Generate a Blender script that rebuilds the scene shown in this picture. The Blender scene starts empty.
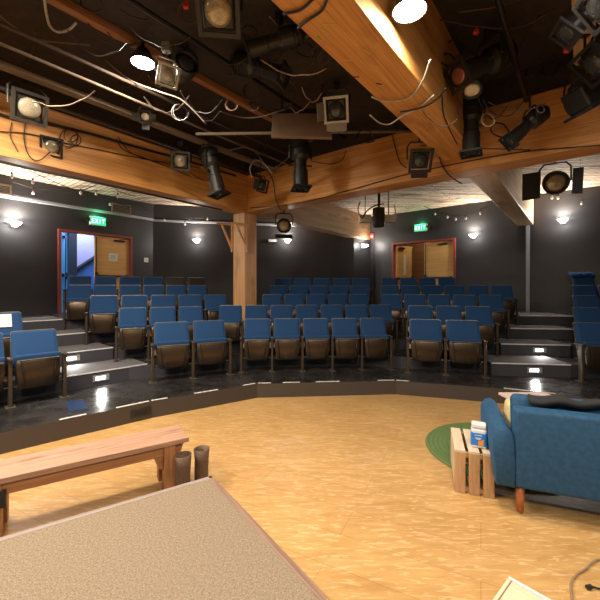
import bpy, bmesh, math, random
from mathutils import Vector, Matrix, Quaternion
random.seed(7)
F=355.0; H=288.0; EYE=1.767
col=bpy.context.scene.collection
pi=math.pi
# ---------------------------------------------------------------- helpers
def P3(px,D,z=None,py=None):
    X=(px-300)/F*D
    if z is None: z=EYE+(H-py)*D/F
    return Vector((X,D,z))
def atz(px,py,z):
    D=F*(EYE-z)/(py-H); return Vector(((px-300)/F*D,D,z))
E1=Vector((.6198,.7848,0)); E2=Vector((.7848,-.6198,0)); PC=Vector((-1.26,8.6,0))
def G(t,u,z=0): 
    p=PC+E2*t+E1*u; return Vector((p.x,p.y,z))
def lin(c): return tuple(((v/12.92) if v<=.04045 else ((v+.055)/1.055)**2.4) for v in c)
def hexc(r,g,b): return lin((r/255,g/255,b/255))

def obj(name,bm,mat=None,parent=None,smooth=False,bevel=0,loc=None):
    me=bpy.data.meshes.new(name)
    bmesh.ops.recalc_face_normals(bm,faces=bm.faces)
    bm.to_mesh(me); bm.free()
    if smooth:
        for p in me.polygons: p.use_smooth=True
    o=bpy.data.objects.new(name,me); col.objects.link(o)
    if mat:
        for m in (mat if isinstance(mat,(list,tuple)) else [mat]): me.materials.append(m)
    if parent: o.parent=parent
    if loc is not None: o.location=loc
    if bevel:
        b=o.modifiers.new('bevel','BEVEL'); b.width=bevel; b.segments=2; b.limit_method='ANGLE'; b.angle_limit=.6
    if smooth and bevel: pass
    return o
def thing(name,label,cat,loc=(0,0,0),rz=0,group=None):
    o=bpy.data.objects.new(name,None); col.objects.link(o); o.location=loc; o.rotation_euler=(0,0,rz)
    o.empty_display_size=.1
    tag(o,label,cat,group); return o
def tag(o,label,cat,group=None):
    o['label']=label; o['category']=cat
    if group: o['group']=group
    return o
def struct(o,label=None):
    o['kind']='structure'
    if label: o['label']=label
    return o
def dup(root,loc,rz,sx=1):
    r=root.copy(); col.objects.link(r); r.location=loc; r.rotation_euler=(0,0,rz); r.scale=(sx,1,1)
    for ch in list(root.children):
        c=ch.copy(); col.objects.link(c); c.parent=r
        for g in list(ch.children):
            d=g.copy(); col.objects.link(d); d.parent=c
    return r
def box(bm,c,s,M=None,mi=0):
    """box centred c, full size s"""
    vs=[]
    for z in (-.5,.5):
        for x,y in ((-.5,-.5),(.5,-.5),(.5,.5),(-.5,.5)):
            v=Vector((c[0]+x*s[0],c[1]+y*s[1],c[2]+z*s[2]))
            if M is not None: v=M@v
            vs.append(bm.verts.new(v))
    fs=[(0,1,2,3),(4,5,6,7),(0,1,5,4),(1,2,6,5),(2,3,7,6),(3,0,4,7)]
    for f in fs:
        fc=bm.faces.new([vs[i] for i in f]); fc.material_index=mi
    return vs
def prism(bm,pts,z0,z1,M=None,mi=0):
    """extrude xy polygon between z0 z1"""
    a=[];b=[]
    for p in pts:
        va=Vector((p[0],p[1],z0)); vb=Vector((p[0],p[1],z1))
        if M is not None: va=M@va; vb=M@vb
        a.append(bm.verts.new(va)); b.append(bm.verts.new(vb))
    n=len(pts)
    f=bm.faces.new(a); f.material_index=mi
    f=bm.faces.new(b); f.material_index=mi
    for i in range(n):
        f=bm.faces.new([a[i],a[(i+1)%n],b[(i+1)%n],b[i]]); f.material_index=mi
def frame_of(d):
    d=d.normalized(); up=Vector((0,0,1)) if abs(d.z)<.95 else Vector((1,0,0))
    s=d.cross(up).normalized(); return s,s.cross(d).normalized()
def tube(bm,pts,r,n=6,cap=True):
    pts=[Vector(p) for p in pts]; rings=[]
    rr=r if isinstance(r,(list,tuple)) else [r]*len(pts)
    s0=None
    for i,p in enumerate(pts):
        if i==0: d=pts[1]-p
        elif i==len(pts)-1: d=p-pts[i-1]
        else: d=(pts[i+1]-pts[i-1])
        if d.length<1e-9: d=Vector((0,0,1))
        d.normalize()
        if s0 is None: s,u=frame_of(d)
        else:
            s=(s0-d*s0.dot(d))
            if s.length<1e-6: s,u=frame_of(d)
            s.normalize(); u=s.cross(d).normalized()
        s0=s
        rings.append([bm.verts.new(p+(s*math.cos(a)+u*math.sin(a))*rr[i]) for a in [2*pi*k/n for k in range(n)]])
    for i in range(len(rings)-1):
        for k in range(n):
            bm.faces.new([rings[i][k],rings[i][(k+1)%n],rings[i+1][(k+1)%n],rings[i+1][k]])
    if cap:
        bm.faces.new(rings[0]); bm.faces.new(rings[-1])
def smoothpts(pts,n=8):
    pts=[Vector(p) for p in pts]
    if len(pts)<3: 
        return pts
    q=[pts[0]*2-pts[1]]+pts+[pts[-1]*2-pts[-2]]; out=[]
    for i in range(1,len(q)-2):
        for k in range(n):
            t=k/n; a,b,c,d=q[i-1],q[i],q[i+1],q[i+2]
            out.append(.5*((2*b)+(c-a)*t+(2*a-5*b+4*c-d)*t*t+(3*b-a-3*c+d)*t**3))
    out.append(pts[-1]); return out
def lathe(bm,prof,M=None,n=24,close=False):
    """prof [(r,h)] about local Y axis"""
    rings=[]
    for r,h in prof:
        ring=[]
        for k in range(n):
            a=2*pi*k/n; v=Vector((r*math.cos(a),h,r*math.sin(a)))
            if M is not None: v=M@v
            ring.append(bm.verts.new(v))
        rings.append(ring)
    for i in range(len(rings)-1):
        for k in range(n): bm.faces.new([rings[i][k],rings[i][(k+1)%n],rings[i+1][(k+1)%n],rings[i+1][k]])
    if prof[0][0]>1e-6: bm.faces.new(rings[0])
    if prof[-1][0]>1e-6: bm.faces.new(rings[-1])
ZUP=Matrix.Rotation(pi/2,4,'X')   # local Y axis -> Z up
# ---------------------------------------------------------------- materials
def newmat(name):
    m=bpy.data.materials.new(name); m.use_nodes=True; nt=m.node_tree
    b=nt.nodes['Principled BSDF']; return m,nt,b
def N(nt,t,**kw):
    n=nt.nodes.new(t)
    for k,v in kw.items():
        if k in n.inputs: n.inputs[k].default_value=v
        else: setattr(n,k,v)
    return n
def coords(nt,scale=(1,1,1),rot=(0,0,0),kind='Object'):
    tc=nt.nodes.new('ShaderNodeTexCoord'); mp=nt.nodes.new('ShaderNodeMapping')
    mp.inputs['Scale'].default_value=scale; mp.inputs['Rotation'].default_value=rot
    nt.links.new(tc.outputs[kind],mp.inputs['Vector']); return mp.outputs['Vector']
def ramp(nt,fac,stops):
    r=nt.nodes.new('ShaderNodeValToRGB'); cr=r.color_ramp
    while len(cr.elements)<len(stops): cr.elements.new(.5)
    for e,(p,c) in zip(cr.elements,stops): e.position=p; e.color=(*c,1)
    nt.links.new(fac,r.inputs['Fac']); return r.outputs['Color']
def mixc(nt,fac,a,b,mode='MIX'):
    m=nt.nodes.new('ShaderNodeMix'); m.data_type='RGBA'; m.blend_type=mode
    def put(s,v):
        if hasattr(v,'links'): nt.links.new(v,s)
        elif isinstance(v,(int,float)): s.default_value=v
        else: s.default_value=(*v,1)
    put(m.inputs[0],fac); put(m.inputs[6],a); put(m.inputs[7],b); return m.outputs[2]
def simple(name,c,rough=.5,metal=0,var=.15,scale=8,bump=0,spec=.5,stretch=(1,1,1),sheen=0):
    m,nt,b=newmat(name)
    v=coords(nt,tuple(s*scale for s in stretch)); n=N(nt,'ShaderNodeTexNoise',Detail=5.0,Roughness=.6); nt.links.new(v,n.inputs['Vector'])
    lo=tuple(x*(1-var) for x in c); hi=tuple(min(1,x*(1+var)) for x in c)
    c_=ramp(nt,n.outputs['Fac'],[(.3,lo),(.7,hi)]); nt.links.new(c_,b.inputs['Base Color'])
    b.inputs['Roughness'].default_value=rough; b.inputs['Metallic'].default_value=metal
    b.inputs['Specular IOR Level'].default_value=spec
    if sheen: b.inputs['Sheen Weight'].default_value=sheen; b.inputs['Sheen Roughness'].default_value=.4; b.inputs['Sheen Tint'].default_value=(*[min(1,x*3) for x in c],1)
    if bump:
        bp=N(nt,'ShaderNodeBump',Strength=bump,Distance=.01); nt.links.new(n.outputs['Fac'],bp.inputs['Height']); nt.links.new(bp.outputs['Normal'],b.inputs['Normal'])
    return m
def emis(name,c,s):
    m,nt,b=newmat(name); b.inputs['Base Color'].default_value=(*c,1); b.inputs['Emission Color'].default_value=(*c,1); b.inputs['Emission Strength'].default_value=s
    return m
def wood(name,c1,c2,dark,scale=1,rough=.5,knots=True,grain=1.0):
    """grain along local X"""
    m,nt,b=newmat(name)
    v=coords(nt,(.45*scale,9*scale,9*scale)); n=N(nt,'ShaderNodeTexNoise',Detail=8.0,Roughness=.6,Distortion=.6,Scale=1.0); nt.links.new(v,n.inputs['Vector'])
    a=ramp(nt,n.outputs['Fac'],[(.3,c1),(.65,c2)])
    v2=coords(nt,(1.2*scale,60*scale,60*scale)); n2=N(nt,'ShaderNodeTexNoise',Detail=3.0,Scale=1.0); nt.links.new(v2,n2.inputs['Vector'])
    f=ramp(nt,n2.outputs['Fac'],[(.45,(0,0,0)),(.75,(grain*.6,)*3)])
    cc=mixc(nt,f,a,dark)
    if knots:
        v3=coords(nt,(.9*scale,2.6*scale,2.6*scale)); n3=N(nt,'ShaderNodeTexNoise',Detail=4.0,Scale=1.3); nt.links.new(v3,n3.inputs['Vector'])
        f3=ramp(nt,n3.outputs['Fac'],[(.58,(0,0,0)),(.72,(.75,)*3)]); cc=mixc(nt,f3,cc,dark)
    nt.links.new(cc,b.inputs['Base Color']); b.inputs['Roughness'].default_value=rough
    bp=N(nt,'ShaderNodeBump',Strength=.25,Distance=.005); nt.links.new(n2.outputs['Fac'],bp.inputs['Height']); nt.links.new(bp.outputs['Normal'],b.inputs['Normal'])
    return m
M={}
M['beam']=wood('fir_beam',(.62,.27,.068),(.80,.41,.125),(.34,.12,.035))
M['beam2']=wood('fir_beam_rough_shaded',(.30,.16,.08),(.48,.28,.15),(.10,.05,.03))  # rough fir with the shade on the unlit rear beam put into its colour
M['pale']=wood('pale_timber',(.62,.42,.24),(.78,.58,.36),(.35,.2,.1))
M['column']=wood('column_fir',(.64,.33,.13),(.78,.47,.22),(.40,.18,.07))
M['bench']=wood('bench_pine',(.34,.14,.055),(.44,.21,.09),(.18,.07,.03),scale=2.0)
M['benchtop']=wood('bench_top_pine',(.36,.19,.115),(.48,.29,.19),(.17,.07,.04),scale=2.0)
M['pallet']=wood('pallet_pine',(.44,.25,.12),(.58,.37,.20),(.30,.14,.06),scale=3)
M['crate']=wood('crate_birch',(.62,.49,.34),(.72,.60,.43),(.45,.32,.2),scale=3,knots=False,grain=.4)
M['doorwood']=wood('door_maple',(.66,.36,.11),(.76,.46,.17),(.5,.24,.07),scale=1.2,grain=.4)
M['brownpanel']=wood('brown_panel',(.22,.09,.03),(.32,.14,.05),(.12,.05,.02))
M['legwood']=wood('leg_mahogany',(.36,.10,.03),(.46,.15,.05),(.2,.05,.02),scale=4,rough=.3)
M['joist']=wood('joist_red_fir',(.30,.11,.04),(.42,.2,.09),(.14,.05,.02))
# stage floor
m,nt,b=newmat('stage_floor'); M['stage']=m
R_=(0,0,math.radians(27))
v=coords(nt,(1,1,1),R_)
v1=coords(nt,(3.0,16,1),R_); n1=N(nt,'ShaderNodeTexNoise',Scale=1.0,Detail=5.0,Roughness=.6,Distortion=.7); nt.links.new(v1,n1.inputs['Vector'])
basec=ramp(nt,n1.outputs['Fac'],[(.3,(.47,.265,.088)),(.55,(.56,.335,.125)),(.8,(.63,.40,.18))])
v2=coords(nt,(8,44,1),R_); n2=N(nt,'ShaderNodeTexNoise',Scale=1.0,Detail=4.0,Distortion=.8); nt.links.new(v2,n2.inputs['Vector'])
f2=ramp(nt,n2.outputs['Fac'],[(.55,(0,0,0)),(.62,(.5,)*3)])
cc=mixc(nt,f2,basec,(.76,.55,.30))
br=N(nt,'ShaderNodeTexBrick',Scale=1.0); br.inputs['Brick Width'].default_value=1.8; br.inputs['Row Height'].default_value=.30
br.inputs['Mortar Size'].default_value=.0025; br.inputs['Color1'].default_value=(1,1,1,1); br.inputs['Color2'].default_value=(.93,.92,.9,1); br.inputs['Mortar'].default_value=(.72,.66,.6,1)
nt.links.new(v,br.inputs['Vector']); cc=mixc(nt,1.0,cc,br.outputs['Color'],'MULTIPLY')
n4=N(nt,'ShaderNodeTexNoise',Scale=1.1,Detail=2.0); nt.links.new(v,n4.inputs['Vector'])
f4=ramp(nt,n4.outputs['Fac'],[(.35,(.88,.86,.84)),(.65,(1,1,1))]); cc=mixc(nt,1.0,cc,f4,'MULTIPLY')
nt.links.new(cc,b.inputs['Base Color']); b.inputs['Roughness'].default_value=.38
# carpet
m,nt,b=newmat('carpet_beige'); M['carpet']=m
v=coords(nt,(1,1,1)); n1=N(nt,'ShaderNodeTexNoise',Scale=230.0,Detail=2.0); nt.links.new(v,n1.inputs['Vector'])
n3=N(nt,'ShaderNodeTexVoronoi',Scale=300.0); nt.links.new(v,n3.inputs['Vector'])
c_=ramp(nt,n1.outputs['Fac'],[(.35,(.20,.15,.105)),(.65,(.40,.32,.235))])
n2=N(nt,'ShaderNodeTexNoise',Scale=75.0,Detail=4.0); nt.links.new(v,n2.inputs['Vector'])
f_=ramp(nt,n2.outputs['Fac'],[(.38,(.74,.72,.70)),(.62,(1.0,1.0,1.0))]); c_=mixc(nt,1.0,c_,f_,'MULTIPLY')
nt.links.new(c_,b.inputs['Base Color']); b.inputs['Roughness'].default_value=.95; b.inputs['Specular IOR Level'].default_value=.1
bp=N(nt,'ShaderNodeBump',Strength=.3,Distance=.002); nt.links.new(n3.outputs['Distance'],bp.inputs['Height']); nt.links.new(bp.outputs['Normal'],b.inputs['Normal'])
# glossy black tier paint with scuffs
m,nt,b=newmat('black_platform_paint'); M['tier']=m
v=coords(nt,(1,1,1)); n1=N(nt,'ShaderNodeTexNoise',Scale=2.5,Detail=8.0,Roughness=.7); nt.links.new(v,n1.inputs['Vector'])
n2=N(nt,'ShaderNodeTexNoise',Scale=55.0,Detail=4.0); nt.links.new(v,n2.inputs['Vector'])
a=ramp(nt,n1.outputs['Fac'],[(.35,(.014,.013,.013)),(.7,(.045,.042,.042))]); f=ramp(nt,n2.outputs['Fac'],[(.68,(0,0,0)),(.78,(.35,)*3)])
nt.links.new(mixc(nt,f,a,(.2,.19,.18)),b.inputs['Base Color'])
r=ramp(nt,n1.outputs['Fac'],[(.3,(.16,)*3),(.7,(.38,)*3)]); nt.links.new(r,b.inputs['Roughness'])
# riser paint / step carpets
M['riser']=simple('platform_fascia',(.060,.046,.038),.55,var=.4,scale=40)
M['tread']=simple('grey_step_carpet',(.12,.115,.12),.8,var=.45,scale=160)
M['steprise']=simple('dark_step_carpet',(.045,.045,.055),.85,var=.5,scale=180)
M['white_edge']=simple('white_nosing',(.7,.68,.72),.5,var=.1)
M['tape']=simple('white_tape',(.75,.73,.7),.5,var=.15,scale=30)
# walls
m,nt,b=newmat('black_wall_paint'); M['wall']=m
v=coords(nt,(1,1,1)); n1=N(nt,'ShaderNodeTexNoise',Scale=.8,Detail=4.0); nt.links.new(v,n1.inputs['Vector'])
nt.links.new(ramp(nt,n1.outputs['Fac'],[(.3,(.020,.0195,.022)),(.7,(.034,.033,.035))]),b.inputs['Base Color']); b.inputs['Roughness'].default_value=.42
M['ceil']=simple('black_ceiling',(.040,.028,.023),.75,var=.3,scale=2)
M['trimblk']=simple('black_trim',(.03,.03,.035),.6)
M['greystripe']=simple('grey_trim',(.3,.31,.34),.5)
# rough pale plank ceiling
m,nt,b=newmat('plank_ceiling'); M['plank']=m
v=coords(nt,(1,1,1),(0,0,math.atan2(.6198,.7848)))
n1=N(nt,'ShaderNodeTexNoise',Scale=1.0,Detail=7.0,Distortion=.8); v1=coords(nt,(1.2,14,1),(0,0,math.atan2(.6198,.7848))); nt.links.new(v1,n1.inputs['Vector'])
a=ramp(nt,n1.outputs['Fac'],[(.36,(.08,.05,.035)),(.47,(.44,.33,.25)),(.64,(.72,.60,.48))])
br=N(nt,'ShaderNodeTexBrick',Scale=1.0); br.inputs['Brick Width'].default_value=3.; br.inputs['Row Height'].default_value=.13; br.inputs['Mortar Size'].default_value=.014
br.inputs['Color1'].default_value=(1,1,1,1); br.inputs['Color2'].default_value=(.8,.78,.75,1); br.inputs['Mortar'].default_value=(.25,.2,.15,1); nt.links.new(v,br.inputs['Vector'])
nt.links.new(mixc(nt,1.0,a,br.outputs['Color'],'MULTIPLY'),b.inputs['Base Color']); b.inputs['Roughness'].default_value=.8
# chairs
M['blue']=simple('blue_seat_fabric',(.008,.050,.150),.9,var=.2,scale=90)
M['rim']=simple('brass_steel_rim',(.17,.145,.11),.4,metal=.6,var=.2)
M['pan']=simple('bronze_pan',(.095,.066,.043),.32,metal=.85,var=.12,scale=3)
M['postm']=simple('brown_steel_post',(.085,.058,.038),.38,metal=.5,var=.35,scale=12)
M['dark']=simple('black_steel',(.018,.017,.017),.38,metal=.2,var=.3)
M['footp']=simple('foot_plate_steel',(.10,.085,.07),.45,metal=.4)
M['fixt']=simple('fixture_black',(.022,.021,.020),.36,var=.4,scale=10)
M['fixg']=simple('fixture_grey',(.03,.027,.023),.45,metal=.3,var=.4,scale=10)
M['silver']=simple('silver_frame',(.42,.42,.40),.38,metal=.5,var=.35,scale=14)
M['cable']=simple('black_cable',(.02,.018,.017),.5)
M['cablew']=simple('white_cable',(.55,.52,.45),.5)
M['cablet']=simple('tan_cable',(.30,.20,.12),.5)
M['pipe']=simple('pipe_brown',(.07,.045,.03),.7)
M['conduit']=simple('beige_conduit',(.20,.15,.10),.7,var=.2)
M['plate']=simple('brown_plate',(.26,.17,.11),.5,var=.08,scale=1)
m,nt,b=newmat('lens_glass'); M['lens']=m
v=coords(nt,(1,1,1)); w=N(nt,'ShaderNodeTexVoronoi',Scale=60.0); nt.links.new(v,w.inputs['Vector'])
nt.links.new(ramp(nt,w.outputs['Distance'],[(0,(.24,.20,.14)),(.6,(.44,.38,.27))]),b.inputs['Base Color']); b.inputs['Roughness'].default_value=.12; b.inputs['Metallic'].default_value=.35
M['lensd']=simple('lens_dark',(.06,.07,.075),.08,metal=.4)
M['lenspink']=simple('lens_pink',(.32,.12,.10),.12,metal=.3)
M['lenswhite']=simple('lens_bright',(.8,.72,.55),.3)
M['red']=simple('red_plastic',(.6,.04,.02),.4)
M['redframe']=simple('red_door_frame',(.26,.045,.035),.5,var=.15)
M['white']=simple('white_plastic',(.75,.74,.72),.5,var=.05)
M['paper']=simple('white_paper',(.78,.77,.74),.7,var=.04)
M['velvet']=simple('blue_velvet',(.012,.066,.150),.8,var=.25,scale=5,sheen=.45)
M['blkcloth']=simple('black_cloth',(.02,.02,.022),.9,var=.4,scale=20,bump=.3)
M['rug']=simple('green_rug',(.15,.24,.085),.95,var=.45,scale=70,bump=1.0)
M['pot']=simple('brown_pot',(.13,.075,.045),.6,var=.45,scale=25,bump=.5)
M['trimwood']=wood('platform_edging',(.20,.11,.075),(.33,.21,.15),(.10,.05,.04),scale=2)
M['trimgrey']=wood('platform_edging_grey',(.26,.20,.18),(.40,.33,.30),(.14,.1,.09),scale=2)
M['lav']=simple('lavender_wall',(.48,.49,.72),.7,var=.06,scale=2)
M['hallblue']=simple('blue_wall',(.05,.16,.42),.7,var=.1,scale=2)
M['cyan']=simple('cyan_lit_leaf',(.06,.38,.62),.5,var=.1)  # cyan light of the hall put into the leaf's colour
M['halldark']=simple('hall_brick_dark',(.014,.016,.024),.8,var=.5,scale=12)
M['exitg']=emis('exit_green',(.01,.55,.20),.9)
M['exitw']=emis('exit_letters',(.75,1,.85),1.6)
M['lamp']=emis('lamp_white',(1,.93,.82),30)
M['sconce']=emis('sconce_glow',(1,.96,.92),14)
M['stepl']=emis('step_light_glow',(1,.97,.93),5)
M['bulb']=simple('bulb_glass',(.55,.53,.5),.15,var=.1)
M['jarblue']=simple('jar_label_blue',(.02,.19,.62),.35,var=.1)
M['jarclr']=simple('jar_plastic',(.72,.76,.80),.25,var=.05)
M['orange']=simple('orange_label',(.85,.32,.02),.5,var=.05)
M['pink']=simple('pink_board',(.80,.62,.55),.6,var=.2,scale=8)
M['yellow']=simple('cream_cushion',(.75,.62,.30),.8)
M['black']=simple('matte_black',(.012,.012,.012),.8)
# ---------------------------------------------------------------- room shell
TL,TR,UB,UF=-4.3,9.0,6.0,-9.0
ZC=4.40; ZB=4.80
cornL=G(TL,-.03); backR=P3(354,12.6,0); nook=G(.2,UB)
room=[G(TL,UF),G(TL,-.03),backR,nook,G(TR,UB),G(TR,UF)]
bm=bmesh.new(); prism(bm,[(p.x,p.y) for p in room],-.12,0); struct(obj('floor',bm,M['stage']),'wooden stage floor with pale streaks')
def wallseg(name,a,b,z0,z1,th=.12,mat=None,holes=(),outward=1,label=None,parent=None):
    """a,b ground points; local x along wall. holes: (s0,s1,z0,z1)"""
    d=(b-a); L=d.length; ang=math.atan2(d.y,d.x)
    bm=bmesh.new(); xs=sorted(set([0,L]+[h for q in holes for h in q[:2]]))
    for x0,x1 in zip(xs,xs[1:]):
        hz=[q for q in holes if q[0]<=x0+1e-6 and q[1]>=x1-1e-6]
        if hz:
            q=hz[0]
            if q[2]>z0+.001: box(bm,((x0+x1)/2,outward*th/2,(z0+q[2])/2),(x1-x0,th,q[2]-z0))
            box(bm,((x0+x1)/2,outward*th/2,(q[3]+z1)/2),(x1-x0,th,z1-q[3]))
        else: box(bm,((x0+x1)/2,outward*th/2,(z0+z1)/2),(x1-x0,th,z1-z0))
    o=obj(name,bm,mat or M['wall'],parent); o.location=(a.x,a.y,0); o.rotation_euler=(0,0,ang)
    if not parent: struct(o,label)
    return o
Z=[0,.226,.446,.666,.886,1.106]        # stage, then row levels 1..5
ZT=Z[5]
# left wall with the door opening
def on_left(px):   # distance u along left wall for pixel column
    k=(px-300)/F; a=PC+E2*TL
    u=(k*a.y-a.x)/(E1.x-k*E1.y); return u
def on_right(px):
    k=(px-300)/F; a=PC+E1*UB
    return (k*a.y-a.x)/(E2.x-k*E2.y)
uL0,uL1=on_left(57.5),on_left(131.5)
dzl=3.30
wallseg('wall_left',G(TL,UF),G(TL,-.03),0,ZB+.1,holes=[(uL0-UF,uL1-UF,ZT,dzl)])
wallseg('wall_back',cornL,backR,0,ZB+.1)
wallseg('wall_corner',backR,nook,0,ZB+.1)
tR0,tR1=on_right(392.5),on_right(456)
dzr=3.36
wallseg('wall_right',nook,G(TR,UB),0,ZB+.1,holes=[(tR0-.2,tR1-.2,ZT,dzr)])
wallseg('wall_side',G(TR,UB),G(TR,UF),0,ZB+.1)
wallseg('wall_front',G(TR,UF),G(TL,UF),0,ZB+.1)
# ceilings
bm=bmesh.new(); prism(bm,[(p.x,p.y) for p in (G(TL,UF),cornL,backR,nook,G(TR,UB),G(TR,.12),G(-.12,.12),G(-.12,UF))],ZC,ZC+.1)
struct(obj('ceiling',bm,M['plank']),'pale rough plank ceiling beyond the beams')
bm=bmesh.new(); prism(bm,[(p.x,p.y) for p in (G(-.12,UF),G(-.12,.12),G(TR,.12),G(TR,UF))],ZB,ZB+.1)
struct(obj('ceiling',bm,M['ceil']),'black ceiling over the stage bay')
bm=bmesh.new(); box(bm,(0,0,0),(8.7,.05,ZB-ZC-.01)); o=obj('trim_8',bm,M['ceil']); g=G(.16,-4.6,(ZC+ZB)/2+.003); o.location=g; o.rotation_euler=(0,0,math.atan2(E1.y,E1.x)); struct(o,'black header board over left beam')
bm=bmesh.new(); box(bm,(0,0,0),(8.9,.05,ZB-ZC-.01)); o=obj('trim_9',bm,M['ceil']); g=G(4.5,-.15,(ZC+ZB)/2+.003); o.location=g; o.rotation_euler=(0,0,math.atan2(E2.y,E2.x)); struct(o,'black header board over right beam')
# skirting lip along top of left/back walls
def rail(name,a,b,w,h,z,mat,off,label=None):
    d=b-a; L=d.length; bm=bmesh.new(); box(bm,(L/2,-off-w/2,z),(L,w,h)); o=obj(name,bm,mat); o.location=(a.x,a.y,0); o.rotation_euler=(0,0,math.atan2(d.y,d.x)); return struct(o,label)
rail('trim_1',G(TL,UF),cornL,.07,.07,3.92,M['greystripe'],0.0)
rail('trim_2',cornL,backR,.07,.06,3.90,M['greystripe'],0.0)
rail('trim_3',G(TL,UF),cornL,.10,.42,4.18,M['trimblk'],.0)
rail('trim_4',cornL,backR,.10,.40,4.19,M['trimblk'],.0)
# grey vertical trim at px 528 on the right wall
tt=on_right(528); bm=bmesh.new(); box(bm,(0,0,0),(.09,.05,2.45)); o=obj('trim_5',bm,M['greystripe']); g=G(tt,UB-.03,ZT+1.225); o.location=g; o.rotation_euler=(0,0,math.atan2(E2.y,E2.x)); struct(o)
# ---------------------------------------------------------------- tiers
def dirn(deg): a=math.radians(deg); return Vector((math.cos(a),math.sin(a),0)), Vector((-math.sin(a),math.cos(a),0))
BL={'FL':(Vector((-3.34,5.02,0)),47),'L':(Vector((-1.83,6.06,0)),25),'C':(Vector((.28,6.63,0)),4.5),'R':(Vector((2.57,6.33,0)),-15),'FR':(Vector((4.54,5.86,0)),-7)}
PITCH={'FL':.85,'L':.85,'C':.86,'R':.84,'FR':.80}
def rootline(b,k):   # k=1..5
    p,a=BL[b]; d,n=dirn(a); return p+n*(PITCH[b]*(k-1)),d,n
def isect(p,d,q,e):
    den=d.x*e.y-d.y*e.x; w=q-p; s=(w.x*e.y-w.y*e.x)/den; return p+d*s
TF=.53
def tierfront(k):
    ls=[]
    for b in ('FL','L','C','R','FR'):
        p,d,n=rootline(b,k); ls.append((p-n*TF,d))
    pts=[isect(ls[0][0],ls[0][1],G(TL,0),E1)]
    for i in range(4): pts.append(isect(ls[i][0],ls[i][1],ls[i+1][0],ls[i+1][1]))
    q=isect(ls[4][0],ls[4][1],G(0,UB),E2); t=(q-PC).dot(E2)
    onback=True
    if t>TR: q=isect(ls[4][0],ls[4][1],G(TR,0),E1); onback=False
    pts.append(q); return pts,onback
edge1=[isect(Vector((-3.18,3.77,0)),Vector((.735,.678,0)),G(TL,0),E1),Vector((-3.18,3.77,0)),Vector((-2.02,4.82,0)),Vector((-.69,5.71,0)),Vector((1.6,5.90,0)),Vector((3.14,5.42,0)),Vector((3.75,5.12,0)),isect(Vector((3.75,5.12,0)),Vector((.83,-.55,0)),G(TR,0),E1)]
fronts={}
for k in range(1,6):
    if k==1: pts,ob=edge1,False
    else: pts,ob=tierfront(k)
    fronts[k]=pts
    poly=list(pts)
    if not ob: poly.append(G(TR,UB))
    poly+= [nook,backR,cornL]
    z0=0.001 if k==1 else Z[k-1]+.0005
    bm=bmesh.new(); prism(bm,[(p.x,p.y) for p in poly],z0,Z[k])
    bm.normal_update()
    for f in bm.faces:
        if abs(f.normal.z)<.5: f.material_index=1
    o=obj('seating_platform',bm,[M['tier'],M['riser'] if k==1 else M['steprise']]); struct(o,'black painted seating platform, level %s'%['','one at the stage edge','two','three','four','five at the doors'][k])
    if k==1: plat=o
def bar_between(bm,a,b,w,z0,z1,inset=0):
    d=(b-a).normalized(); n=Vector((-d.y,d.x,0))
    ps=[a+n*inset,b+n*inset,b+n*(inset+w),a+n*(inset+w)]
    prism(bm,[(p.x,p.y) for p in ps],z0,z1)
# white tape dashes on platform edge
def edgept(px):
    k=(px-300)/F
    for a,b in zip(edge1,edge1[1:]):
        ka,kb=a.x/a.y,b.x/b.y
        if a.y>0.3 and min(ka,kb)<=k<=max(ka,kb):
            return isect(a,b-a,Vector((0,0,0)),Vector((k,1,0)))
for x0,x1 in ((-8,32),(60,87),(117,150),(152,168),(195,219),(244,256),(258,271),(283,300),(316,340),(378,395),(396,409),(504,530),(531,556)):
    a,b=edgept(x0),edgept(x1)
    if a is None or b is None: continue
    bm=bmesh.new(); bar_between(bm,a,b,.035,Z[1]+.0008,Z[1]+.004,.02); obj('tape_strip',bm,M['tape'],plat)
# rectangular outlet in fascia near px 140,y 411
def fascia(px,z,w,h,d=.02):
    k=(px-300)/F
    a=edgept(px-2); b=edgept(px+2); dr=(b-a).normalized(); c=edgept(px)
    return c,dr
c,dr=fascia(141,.12,.2,.08)
t=thing('floor_socket_box','silver socket plate set in the platform fascia behind the bench','socket',(c.x,c.y,.115),math.atan2(dr.y,dr.x))
bm=bmesh.new(); box(bm,(0,-.006,0),(.26,.012,.11)); obj('cover_plate',bm,M['fixg'],t,bevel=.003)
bm=bmesh.new(); box(bm,(0,-.014,.0),(.15,.006,.05)); obj('socket_slot',bm,M['black'],t)
# aisle steps (carpeted, slightly proud of the platforms)
def aisle(px_lr,b,ks,edgew=True):
    for k,(xl,xr) in zip(ks,px_lr):
        pts=fronts[k]
        p,d,n=rootline(b,k); q=p-n*TF
        a=isect(q,d,Vector((0,0,0)),Vector(((xl-300)/F,1,0))); c=isect(q,d,Vector((0,0,0)),Vector(((xr-300)/F,1,0)))
        L=(c-a).length; dep=PITCH[b]-.04 if k<5 else 1.1
        bm=bmesh.new()
        box(bm,(L/2,dep/2-.05,Z[k]+.006),(L,dep,.012),mi=0)
        box(bm,(L/2,-.025,(Z[k]+Z[k-1])/2),(L,.05,Z[k]-Z[k-1]-.004),mi=1)
        o=obj('aisle_step',bm,[M['tread'],M['steprise']]); o.location=(a.x,a.y,0); o.rotation_euler=(0,0,math.atan2(d.y,d.x)); struct(o,'grey carpeted aisle step')
        bm=bmesh.new(); box(bm,(L/2,-.052,Z[k]+.004),(L,.012,.018)); obj('nosing',bm,M['white_edge'] ,o)
aisle([(490,569),(500,569),(509,572),(517,574)],'FR',[2,3,4,5])
aisle([(66,146),(52,112),(50,92),(22,64)],'FL',[2,3,4,5])
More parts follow.
